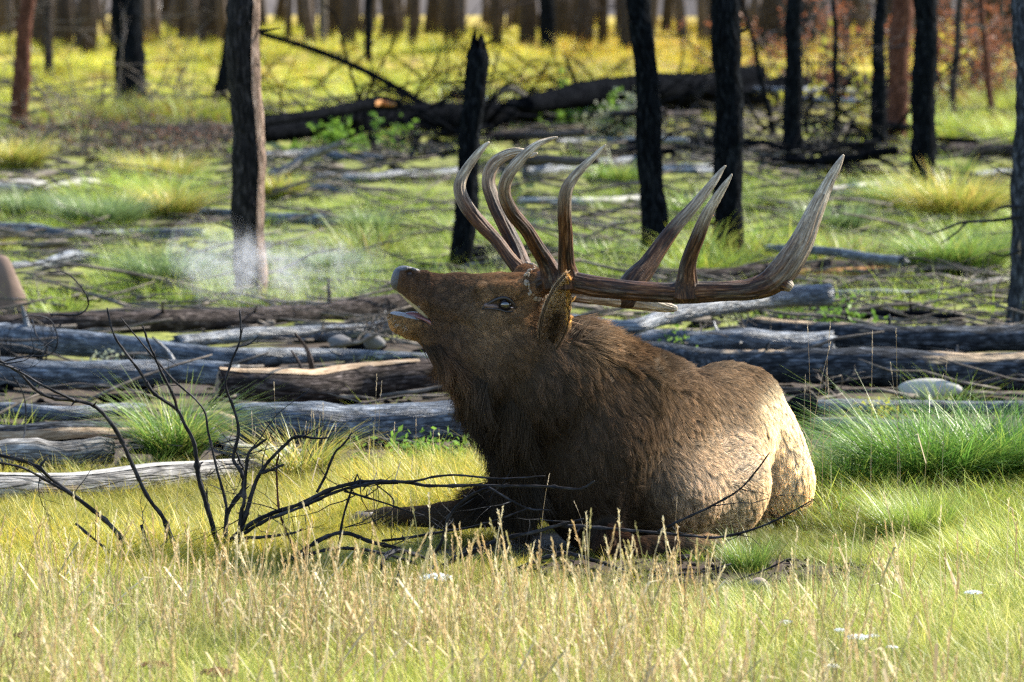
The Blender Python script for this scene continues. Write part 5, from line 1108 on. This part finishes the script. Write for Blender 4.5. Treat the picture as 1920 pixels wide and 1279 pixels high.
def stalks(n, g, spread, h, head=.06, w=.0016, cols=((.62, .50, .28),), lean=.12, headw=.004, side=False):
    """dry stems with seed heads"""
    mb = MB(); SW = .0
    for _ in range(n):
        a = g.uniform(0, 6.28); b = np.array([math.cos(a), math.sin(a), 0])*spread*math.sqrt(g.uniform()); hh = h*g.uniform(.6, 1.2); da = g.uniform(0, 6.28); L_ = lean*g.uniform(.2, 1.6)
        t = np.linspace(0, 1, 6); C = b[None]+np.stack([np.cos(da)*L_*hh*t**2, np.sin(da)*L_*hh*t**2, hh*(t-.06*t**3)], 1)
        v, q, tt, _ = tube(C, np.linspace(w*.55, w*.3, 6), 3, cap=False); c = np.array(cols[g.integers(len(cols))])*g.uniform(.75, 1.15); cb = np.tile(c, (len(v), 1)); mb.add(v, q, cb=cb)
        ax = C[-1]-C[-2]; ax /= np.linalg.norm(ax); m = int(g.integers(12, 20)); hd = head*g.uniform(.6, 1.3); VV = []
        for k in range(m):
            s = (k+.5)/m; c0 = C[-1]-ax*hd*(1-s)*.9; an = g.uniform(0, 6.28); sd_ = np.array([math.cos(an), math.sin(an), 0]); tip = c0+ax*hd*.16+sd_*headw*g.uniform(.5, 1.6)*(1-.6*s); wd = np.cross(ax, sd_)*headw*.28
            VV += [c0-wd, c0+wd, tip+wd*.5, tip-wd*.5]
        VV = np.array(VV); mb.add(VV, np.arange(len(VV)).reshape(-1, 4), cb=np.tile(c*1.12, (len(VV), 1)))
        if g.uniform() < .5:   # a dry leaf
            j = 2; la = g.uniform(0, 6.28); ld = np.array([math.cos(la), math.sin(la), .9]); e = C[j]+ld*hh*.22; e2 = e+np.array([math.cos(la), math.sin(la), -.1])*hh*.1; wv = np.array([-math.sin(la), math.cos(la), 0])*w*1.1
            VV = np.array([C[j]-wv, C[j]+wv, e+wv, e-wv, e2+wv*.2, e2-wv*.2]); mb.add(VV, np.array([[0, 1, 2, 3], [3, 2, 4, 5]]), cb=np.tile(c*.9, (6, 1)))
    return mb
YG = ((.30, .36, .05), (.40, .42, .07), (.20, .30, .045), (.55, .48, .10)); GRN = ((.08, .17, .03), (.13, .24, .045), (.18, .29, .06), (.30, .34, .09)); FIN = ((.20, .27, .06), (.30, .34, .10), (.42, .40, .16), (.14, .21, .05)); DRY = ((.62, .48, .26), (.52, .37, .18), (.72, .62, .40), (.46, .40, .17))
STRAW = ((.60, .50, .27), (.50, .44, .20), (.42, .42, .17), (.66, .56, .34))
def src_set(name, lst, mat):
    c = bpy.data.collections.new(name+'_source')
    for k, mb in enumerate(lst):
        o = bpy.data.objects.new('%s_tuft.%03d' % (name, k+1), mb.data('%s_tuft' % name, mat, smooth=False)); c.objects.link(o)
    return c
def scatter(name, label, coll, nvar, pts, rot, scl, tilt, tint, mat):
    n = len(pts); me = bpy.data.meshes.new(name); me.vertices.add(n); me.vertices.foreach_set('co', np.asarray(pts, np.float32).ravel())
    def A(k, typ, dat, f):
        a = me.attributes.new(k, typ, 'POINT'); a.data.foreach_set(f, np.ascontiguousarray(dat).ravel())
    A('rot', 'FLOAT_VECTOR', np.concatenate([tilt, rot[:, None]], 1).astype(np.float32), 'vector'); A('scl', 'FLOAT_VECTOR', scl.astype(np.float32), 'vector')
    A('pick', 'INT', rng.integers(0, nvar, n).astype(np.int32), 'value'); A('tint', 'FLOAT_COLOR', np.concatenate([tint, np.ones((n, 1))], 1).astype(np.float32), 'color')
    o = bpy.data.objects.new(name, me); link(o); tag(o, label, kind='stuff'); me.materials.append(mat)
    ng = bpy.data.node_groups.new(name+'_nodes', 'GeometryNodeTree'); ng.interface.new_socket('Geometry', in_out='INPUT', socket_type='NodeSocketGeometry'); ng.interface.new_socket('Geometry', in_out='OUTPUT', socket_type='NodeSocketGeometry')
    N = ng.nodes; I = N.new('NodeGroupInput'); O = N.new('NodeGroupOutput'); ci = N.new('GeometryNodeCollectionInfo'); ci.inputs['Collection'].default_value = coll; ci.inputs['Separate Children'].default_value = True; ci.inputs['Reset Children'].default_value = True
    ip = N.new('GeometryNodeInstanceOnPoints'); ip.inputs['Pick Instance'].default_value = True
    def na(k, typ):
        a = N.new('GeometryNodeInputNamedAttribute'); a.data_type = typ; a.inputs['Name'].default_value = k; return a.outputs['Attribute']
    lk = ng.links.new; lk(I.outputs[0], ip.inputs['Points']); lk(ci.outputs[0], ip.inputs['Instance']); lk(na('pick', 'INT'), ip.inputs['Instance Index']); lk(na('rot', 'FLOAT_VECTOR'), ip.inputs['Rotation']); lk(na('scl', 'FLOAT_VECTOR'), ip.inputs['Scale']); lk(ip.outputs[0], O.inputs[0])
    md = o.modifiers.new('scatter', 'NODES'); md.node_group = ng; return o
def lump(x, y, s, seed):
    g = np.random.default_rng(seed); out = np.zeros_like(x)
    for _ in range(6):
        a = g.uniform(0, 6.28); k = s*g.uniform(.6, 2.2); out += np.sin((x*math.cos(a)+y*math.sin(a))*k+g.uniform(0, 6))
    return out/3.5
def place(n, dmin, dmax, power, dens, margin=1.12, seed=0):
    g = np.random.default_rng(seed); d = dmin+(dmax-dmin)*g.uniform(size=n)**power; px = g.uniform(-.5, .5, n)*1920*margin+960
    x = (px-960)/FPX*d; y = d; z = hgt(x, y); z = np.where(np.abs(x) < 13.5, z, -.012)
    Pt = np.stack([x, y, z], 1); pxx, pyy = proj(Pt*[1, 1, 0]); k = g.uniform(size=n) < dens(pxx, pyy, x, y); return Pt[k], pxx[k], pyy[k], g
def clear_logs(Pt, front, g, keep=.06):
    """mask: grass does not grow right in front of, under or on the logs"""
    bad = np.zeros(len(Pt), bool)
    for a in range(0, len(Pt), 4000):
        dx = np.abs(Pt[a:a+4000, 0, None]-LOGXY[None, :, 0]); dy = LOGXY[None, :, 1]-Pt[a:a+4000, 1, None]; bad[a:a+4000] = ((dx < .17) & (dy > -.15) & (dy < front*(LOGXY[None, :, 1]/25)**1.5)).any(1)
    return ~bad | (g.uniform(size=len(Pt)) < keep)
def fin(name, label, coll, nv, Pt, g, smin, smax, tint, mat, zsc=None, tl=.12):
    n = len(Pt); s = g.uniform(smin, smax, n)*(.38+.62*near_elk(Pt[:, 0], Pt[:, 1])); sc = np.stack([s, s, s*(1 if zsc is None else zsc)], 1)
    return scatter(name, label, coll, nv, Pt, g.uniform(0, 6.28, n), sc, g.normal(size=(n, 2))*tl, tint, mat)
def near_elk(x, y):      # grass flattened in front of and around the bedded elk
    px, py = (x/y)*FPX+960, None
    e = np.clip((np.hypot((x-.30)/1.15, (y-15.05)/.85)-.75)/.35, 0, 1)
    soil = np.clip((np.hypot((x-.15)/1.25, (y-14.05)/.75)-.75)/.5, 0, 1)
    lw = np.clip((np.hypot((x+1.3)/.9, (y-16.3)/1.4)-.7)/.4, 0, 1)
    return np.minimum(np.minimum(e, soil*.8+.2), lw*.6+.4)
def under_elk(x, y):      # footprint of the elk on the ground
    u = ((x-.32)*math.cos(YB)+(y-15.35)*math.sin(YB)); v = (-(x-.32)*math.sin(YB)+(y-15.35)*math.cos(YB))
    return ((u/.80)**2+(v/.30)**2) < 1
gg = np.random.default_rng(5)
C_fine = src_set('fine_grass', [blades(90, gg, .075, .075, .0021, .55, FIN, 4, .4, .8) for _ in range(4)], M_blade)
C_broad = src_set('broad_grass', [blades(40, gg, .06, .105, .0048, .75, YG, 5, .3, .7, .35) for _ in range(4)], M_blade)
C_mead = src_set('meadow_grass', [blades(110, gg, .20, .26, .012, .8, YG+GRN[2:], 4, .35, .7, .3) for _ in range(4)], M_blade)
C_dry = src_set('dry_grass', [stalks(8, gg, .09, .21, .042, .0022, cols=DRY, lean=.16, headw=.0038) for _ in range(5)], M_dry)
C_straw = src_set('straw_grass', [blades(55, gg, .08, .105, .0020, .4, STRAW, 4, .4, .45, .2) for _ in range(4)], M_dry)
# short fine grass, near
def d1(px, py, x, y):
    d = np.ones_like(px)*.9; d = np.where(py > 1130, .72, d)*np.where(lump(x, y, 5, 77) > .75, .3, 1); d = np.where(under_elk(x, y), 0, d); soil = ((x-.56)/.62)**2+((y-14.42)/.42)**2 < 1; d = np.where(soil, .07, d)
    d *= np.where(lump(x, y, 3.0, 3) > .9, .35, 1); return d
Pt, px, py, g = place(15000, 11.2, 17.2, 1.0, d1, seed=1); lum = lump(Pt[:, 0], Pt[:, 1], 2.2, 9)
t0 = np.where((px > 1350)[:, None], np.array((1.12, 1.12, .62)), np.array((1.30, 1.12, .60))); t0 = np.where((py > 1130)[:, None], np.array((1.25, 1.28, .72)), t0)*(1+.30*lum[:, None])
fin('short_grass', 'short fine green grass round the elk', C_fine, 4, Pt, g, .7, 1.35, t0, M_blade)
# broad yellow green blades left and right of the elk
def d2(px, py, x, y):
    left = (px < 1010) & (py > np.where(px < 540, 1015, 930)) & (py < 1085); right = (px > 1500) & (py > 880) & (py < 1040); d = np.where(left, .95, np.where(right, .55, .05)); d = np.where(py > 1080, .05, d)
    return np.where(under_elk(x, y), 0, d)
Pt, px, py, g = place(5200, 13.2, 17.4, 1.0, d2, seed=2); tt_ = np.where((px > 1200)[:, None], np.array((.72, .95, .75)), np.array((1.25, 1.08, .60)))*(1+.15*lump(Pt[:, 0], Pt[:, 1], 3, 5)[:, None])
fin('broad_grass', 'yellow green grass blades before the log pile', C_broad, 4, Pt, g, .6, 1.2, tt_, M_blade)
# straw coloured grass and seed stalks in the foreground
def d3(px, py, x, y): return np.clip((py-1065)/120, 0, 1)*np.where((px > 1400) & (py < 1180), .45, 1)*np.where((np.abs(py-1100) < 45) & (px > 1080) & (px < 1440), .1, 1)
Pt, px, py, g = place(1050, 11.0, 14.7, 1.0, d3, seed=3)
fin('straw_grass', 'straw coloured dry grass in the foreground', C_straw, 4, Pt, g, .7, 1.2, np.ones((len(Pt), 3))*(1.15+.25*lump(Pt[:, 0], Pt[:, 1], 3, 5)[:, None])*[1.0, 1.08, .75], M_dry)
def d4(px, py, x, y): return np.clip((py-1100)/110, .0, 1)*np.where(px > 1300, .6, 1)*np.where(lump(x, y, 2.6, 14) > .1, 1, .22)*np.where((py < 1200) & (px > 560) & (px < 1480), .25, 1)*np.where((px > 1450) & (py > 1120), .6, 1)*np.where((py < 1245) & (px > 1060) & (px < 1480), .45, 1)
Pt, px, py, g = place(1150, 10.8, 14.3, 1.0, d4, seed=4)
fin('dry_seed_grass', 'tan seed headed stalks across the foreground', C_dry, 5, Pt, g, .5, 1.8, np.ones((len(Pt), 3)), M_dry, tl=.08)
# between the logs: sparse
def d5(px, py, x, y): return np.where(py > 585, .04+.22*(lump(x, y, 2, 8) > .7), .75*(lump(x, y, 2.4, 18) > -.2))
Pt, px, py, g = place(7000, 17.2, 40, 1.1, d5, seed=5); kk = clear_logs(Pt, 1.6, g); Pt, px, py = Pt[kk], px[kk], py[kk]; lum = lump(Pt[:, 0], Pt[:, 1], 1.2, 19)
fin('moss_grass', 'short green growth on the moss between the logs', C_fine, 4, Pt, g, .8, 1.9, np.array((1.05, 1.25, .55))*(1+.2*lum[:, None]), M_blade)
# meadow
def d6(px, py, x, y):
    l = lump(x, y, .9, 21); base = np.where(py > 585, 0, np.where(py > 400, .30, np.where(py > 280, .5, 1.0))); base = np.where((py > 520) & (px < 430), .02, base); base = np.where(l > .25, base*1.7, base*.30)
    return base*np.where((px > 540) & (px < 850) & (py > 430) & (py < 590), .6, 1)
Pt, px, py, g = place(26000, 24, 150, 1.45, d6, margin=1.3, seed=6); kk = clear_logs(Pt, 3.4, g, .03); Pt, px, py = Pt[kk], px[kk], py[kk]; n = len(Pt)
gold = np.clip((px-820)/400, 0, 1)*np.clip((190-py)/90, 0, 1); yel = np.clip((300-py)/200, 0, 1); l2 = lump(Pt[:, 0], Pt[:, 1], .5, 31)
tint = np.array((1.0, 1.15, .85))*(1-yel[:, None])+np.array((1.55, 1.38, .65))*yel[:, None]; tint = tint*(1-gold[:, None])+np.array((1.65, 1.15, .5))*gold[:, None]; tint *= (1+.34*l2[:, None])*(1+.1*g.normal(size=(n, 1)))
l3 = lump(Pt[:, 0], Pt[:, 1], .8, 44); dk = g.uniform(size=n) < .16; tint[dk] *= np.array((.55, .36, .42))  # random dead brown tufts stand in for shadows under the tussocks
s = g.uniform(.55, 1.1, n)*np.where(py > 280, .55, .75)*np.where(l3 > .5, 1.5, .75)
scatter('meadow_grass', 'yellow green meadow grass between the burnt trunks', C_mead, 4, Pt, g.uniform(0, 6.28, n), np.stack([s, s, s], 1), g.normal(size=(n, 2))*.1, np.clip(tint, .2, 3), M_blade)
# big tussocks: things
def tussock(label, px, py, wpx, hpx, cols, n, seed, w=.006, bend=.95, tip=.25):
    g = np.random.default_rng(seed+70); d = GD(py, 0); b = P(px, py, d); b[2] = max(0, float(hgt(b[0], b[1]))); W = wpx*d/FPX*.5; Hh = hpx*d/FPX
    o = MB(); m = blades(int(n*(1.3 if py < 600 else 1)), g, W*.6, Hh*(.88 if py < 600 else 1.15), w*(.8 if py < 600 else 1), bend*.85, cols, 6, .22, .42, tip); V = np.concatenate(m.V)+b; ob = mobj('grass_tussock', V, m.faces(), M_tus, None, {'cb': ('FLOAT_COLOR', np.concatenate(m.A['cb']))}, smooth=False, origin=b)
    tag(ob, label, 'grass tussock', 'grass tussocks'); return ob
def tus_mat():
    m, t, out = newmat('tussock_blade'); c = attr(t, 'cb').outputs['Color']
    d = nd(t, 'ShaderNodeBsdfPrincipled', {'Base Color': c, 'Roughness': .4, 'Specular IOR Level': .4}); tr = nd(t, 'ShaderNodeBsdfTranslucent', {'Color': c})
    t.links.new(nd(t, 'ShaderNodeMixShader', {0: .45, 1: d.outputs[0], 2: tr.outputs[0]}).outputs[0], out.inputs[0]); return m
M_tus = tus_mat()
G2 = ((.09, .20, .03), (.14, .28, .045), (.20, .34, .06), (.34, .38, .08)); G4 = ((.05, .15, .02), (.09, .22, .03), (.14, .29, .045), (.24, .34, .06)); G3 = ((.13, .22, .09), (.20, .30, .12), (.10, .19, .06)); Y2 = ((.36, .40, .06), (.5, .46, .08), (.25, .34, .06), (.6, .45, .12))
for a in (('large lush green tussock right of the elk, its blades arching down', 1750, 935, 340, 150, G4, 3400, 1, .0052, 1.15, .10), ('green tussock running off the right edge beside the large one', 1900, 930, 260, 150, G4, 2200, 2, .0052, 1.15, .10), ('lower pale green tussock touching the elk rump', 1600, 945, 170, 100, G4, 1000, 3, .0045, 1.1, .12),
          ('fine yellow green tuft in front of the large tussock at right', 1720, 1010, 200, 75, ((.30, .42, .06), (.20, .34, .05), (.36, .44, .09)), 1300, 4, .0020, .5), ('small bright green tuft by the folded foreleg', 1400, 1075, 120, 60, G2, 700, 5, .0020, .5),
          ('green tussock between the logs behind the black branches', 330, 872, 120, 125, G2, 800, 6, .005), ('yellow tipped tussock before the big blue grey log', 560, 905, 160, 95, Y2, 420, 7, .005),
          ('round blue green tussock on the moss left of the tall thin trunk', 315, 548, 170, 100, G3, 900, 8, .009), ('low green tussock above it beside the thin log', 190, 430, 190, 80, G3, 800, 9, .012), ('green tussock at the left edge over the thin log', 60, 415, 160, 70, G3, 700, 10, .012),
          ('ochre green tussock close left of the tall thin trunk', 320, 412, 130, 75, Y2, 600, 11, .012), ('bushy tussock below the brown brush at the left edge', 30, 318, 150, 75, Y2, 500, 12, .014), ('pale green tussock above the ochre one', 300, 345, 180, 70, Y2, 600, 13, .014),
          ('low green tussock right of the tall thin trunk', 690, 445, 130, 50, G3, 500, 14, .011), ('yellow green tussock at the foot of the smooth black trunk', 1790, 430, 170, 130, Y2, 900, 15, .012), ('green tussock left of the foot of the smooth black trunk', 1690, 400, 150, 80, G2, 700, 16, .012), ('large green tussock above the dead branches near the right edge', 1790, 520, 240, 110, G2, 1200, 17, .010), ('green tussock behind the tallest antler tine', 1560, 440, 150, 70, G3, 500, 18, .011),
          ('green tussock under the first black trunk behind the tines', 1130, 500, 140, 60, G2, 500, 19, .010), ('lit tussock left of the first black trunk', 1150, 350, 140, 55, G2, 500, 20, .013), ('tussock between the middle black trunks', 1300, 420, 110, 70, G2, 450, 21, .012), ('misty tussock behind the elk muzzle', 620, 510, 150, 50, G3, 500, 22, .010), ('yellow tussock right of the edge of the brown brush', 520, 372, 120, 55, Y2, 400, 23, .013)):
    tussock(*a[:8], w=a[8], bend=a[9] if len(a) > 9 else .95, tip=a[10] if len(a) > 10 else .25)
# single seed stalks standing against the logs
SP = ((700, 890, 700), (618, 905, 795), (520, 915, 715), (560, 900, 790), (585, 905, 765), (600, 890, 770), (605, 900, 755), (655, 905, 800), (690, 900, 815), (705, 890, 715), (735, 900, 790), (745, 905, 830), (780, 900, 785), (805, 905, 800), (470, 900, 800), (478, 880, 770), (440, 905, 780), (330, 900, 880), (770, 910, 850), (720, 915, 830))
def stalk(label, px, pyb, pyt, d, seed, group, h=None, lean=.06):
    g = np.random.default_rng(seed); b = P(px, pyb, d); b[2] = 0; top = P(px, pyt, d); m = stalks(1, g, .001, (top[2])/1.0, .045, .0016, ((.55, .46, .33),), lean, .0028)
    V = np.concatenate(m.V); V[:, 2] *= top[2]/V[:, 2].max(); ob = mobj('seed_stalk', V+b, m.faces(), M_tus, None, {'cb': ('FLOAT_COLOR', np.concatenate(m.A['cb']))}, origin=b, smooth=False); tag(ob, label, 'grass stalk', group)
for k, (a, b, c) in enumerate(SP): stalk('slender dry grass stalk with pale seed head against the logs left of the elk', a, b, c, 15.35+.03*(k % 7), k+1, 'seed stalks before the left logs')
for k, (a, c) in enumerate(((1504, 705), (1512, 640), (1540, 600), (1522, 600), (1632, 622), (1683, 610), (1690, 680), (1766, 668), (1560, 690), (1730, 700))): stalk('tall thin grass stem rising right of the elk rump', a, 960, c, 15.5+.02*k, k+51, 'tall stems right of the rump', lean=.14)
for lab, a, c, d in (('bent dry stalk with drooping seed head before the elk chest', 1105, 940, 14.5), ('upright dry stalk with a narrow seed head crossing the elk chest', 1012, 885, 14.45), ('thin dry stalk before the light flank of the elk', 1265, 925, 14.45), ('pale stalk beside the mane of the elk', 935, 800, 15.1)): stalk(lab, a, 1080, c, d, int(a), None, lean=.22)
# white flowers and brown flower heads
M_white_f = flat_mat('white_petals', (.80, .80, .76), .7, .3, .1, 60); M_stem = flat_mat('green_stem', (.12, .2, .05), .6); M_brownf = flat_mat('brown_seed_head', (.22, .12, .06), .9, .2, .4, 60)
def flower(label, px, py, d, r, mat, seed, name='white_flower', group='white flowers'):
    g = np.random.default_rng(seed); c = P(px, py, d); o = empty(name, (c[0], c[1], 0)); tag(o, label, 'flower', group)
    v, q, tt, _ = tube(spline(np.array([[c[0]+.01, c[1], 0], [c[0]+.006, c[1], c[2]*.5], c]), 8), .0016, 5); mobj('stem', v, [q, tt], M_stem, o)
    mb = MB(); R_ = r*d/FPX
    for k in range(120):
        a = g.uniform(0, 6.28); q_ = math.sqrt(g.uniform()); v, q = blob(c+np.array([math.cos(a)*q_*R_, math.sin(a)*q_*R_, (1-q_*q_)*R_*.22+g.normal()*R_*.04]), R_*g.uniform(.05, .10), 5, 4); mb.add(v, q)
    mb.obj('flower_head', mat, o)['kind'] = 'stuff'
for a in (('broad white flower head in the dry grass below the charred branches', 818, 1085, 13.5, 32), ('white flower at right, alone below the soil patch', 1825, 1112, 12.9, 17), ('small white flower between the twig tips and the flower group', 1475, 1167, 12.6, 14), ('leftmost white flower of the group at lower right', 1575, 1182, 12.3, 12),
          ('largest white flower of the group at lower right', 1608, 1196, 12.2, 22), ('white flower right of the largest one', 1636, 1193, 12.25, 13), ('rightmost white flower of the lower right group', 1672, 1214, 12.1, 12), ('white flower lowest of all, near the bottom edge', 1558, 1250, 11.8, 16)): flower(*a, M_white_f, int(a[1]))
for a in (('brown dried flower head left of the other at the bottom edge', 290, 1247, 11.7, 26), ('brown dried flower head right of the other at the bottom edge', 405, 1262, 11.6, 32), ('brown dried flower head in the left dry grass', 50, 1192, 12.2, 26)): flower(*a, M_brownf, int(a[1]), 'dried_flower', 'dried flower heads')
# ---- the breath of the elk
def breath():
    m, t, out = newmat('breath_vapour'); tcn = nd(t, 'ShaderNodeTexCoord').outputs['Object']
    n = nd(t, 'ShaderNodeTexNoise', {'Vector': tcn, 'Scale': 14.0, 'Detail': 9.0, 'Roughness': .65, 'Distortion': 1.2}).outputs['Fac']
    ln = nd(t, 'ShaderNodeVectorMath', {0: nd(t, 'ShaderNodeMapping', {'Vector': tcn, 'Scale': (1/.36, 1/.17, 1/.17)}).outputs[0]}, operation='LENGTH').outputs['Value']
    fall = nd(t, 'ShaderNodeMapRange', {0: ln, 1: .98, 2: .0}, interpolation_type='SMOOTHSTEP').outputs[0]
    dens = nd(t, 'ShaderNodeMath', {0: nd(t, 'ShaderNodeMapRange', {0: n, 1: .46, 2: .66}).outputs[0], 1: fall}, operation='MULTIPLY').outputs[0]
    dens = nd(t, 'ShaderNodeMath', {0: dens, 1: 4.6}, operation='MULTIPLY').outputs[0]
    v = nd(t, 'ShaderNodeVolumePrincipled', {'Density': dens, 'Color': (.95, .96, 1, 1), 'Anisotropy': .45}); t.links.new(v.outputs[0], out.inputs['Volume']); return m
M_br = breath()
for k, (px, py, sx) in enumerate(((462, 505, .5), (570, 498, .8), (395, 485, .4))):
    c = P(px, py, 15.3); V, Q = blob((0, 0, 0), (.38*sx, .18, .18 if k else .20), 20, 12); o = mobj('breath_vapour', V, Q, M_br, origin=(0, 0, 0)); o.location = Vector(c); o.scale = (1, 1, 1)
    o.data.transform(__import__('mathutils').Matrix.Rotation(R(8), 4, 'Y')); tag(o, ('thick wisp of warm breath before the foot of the tall trunk', 'thin drifting breath left of the elk muzzle', 'faint wisp of breath left of the tall trunk')[k], kind='stuff')
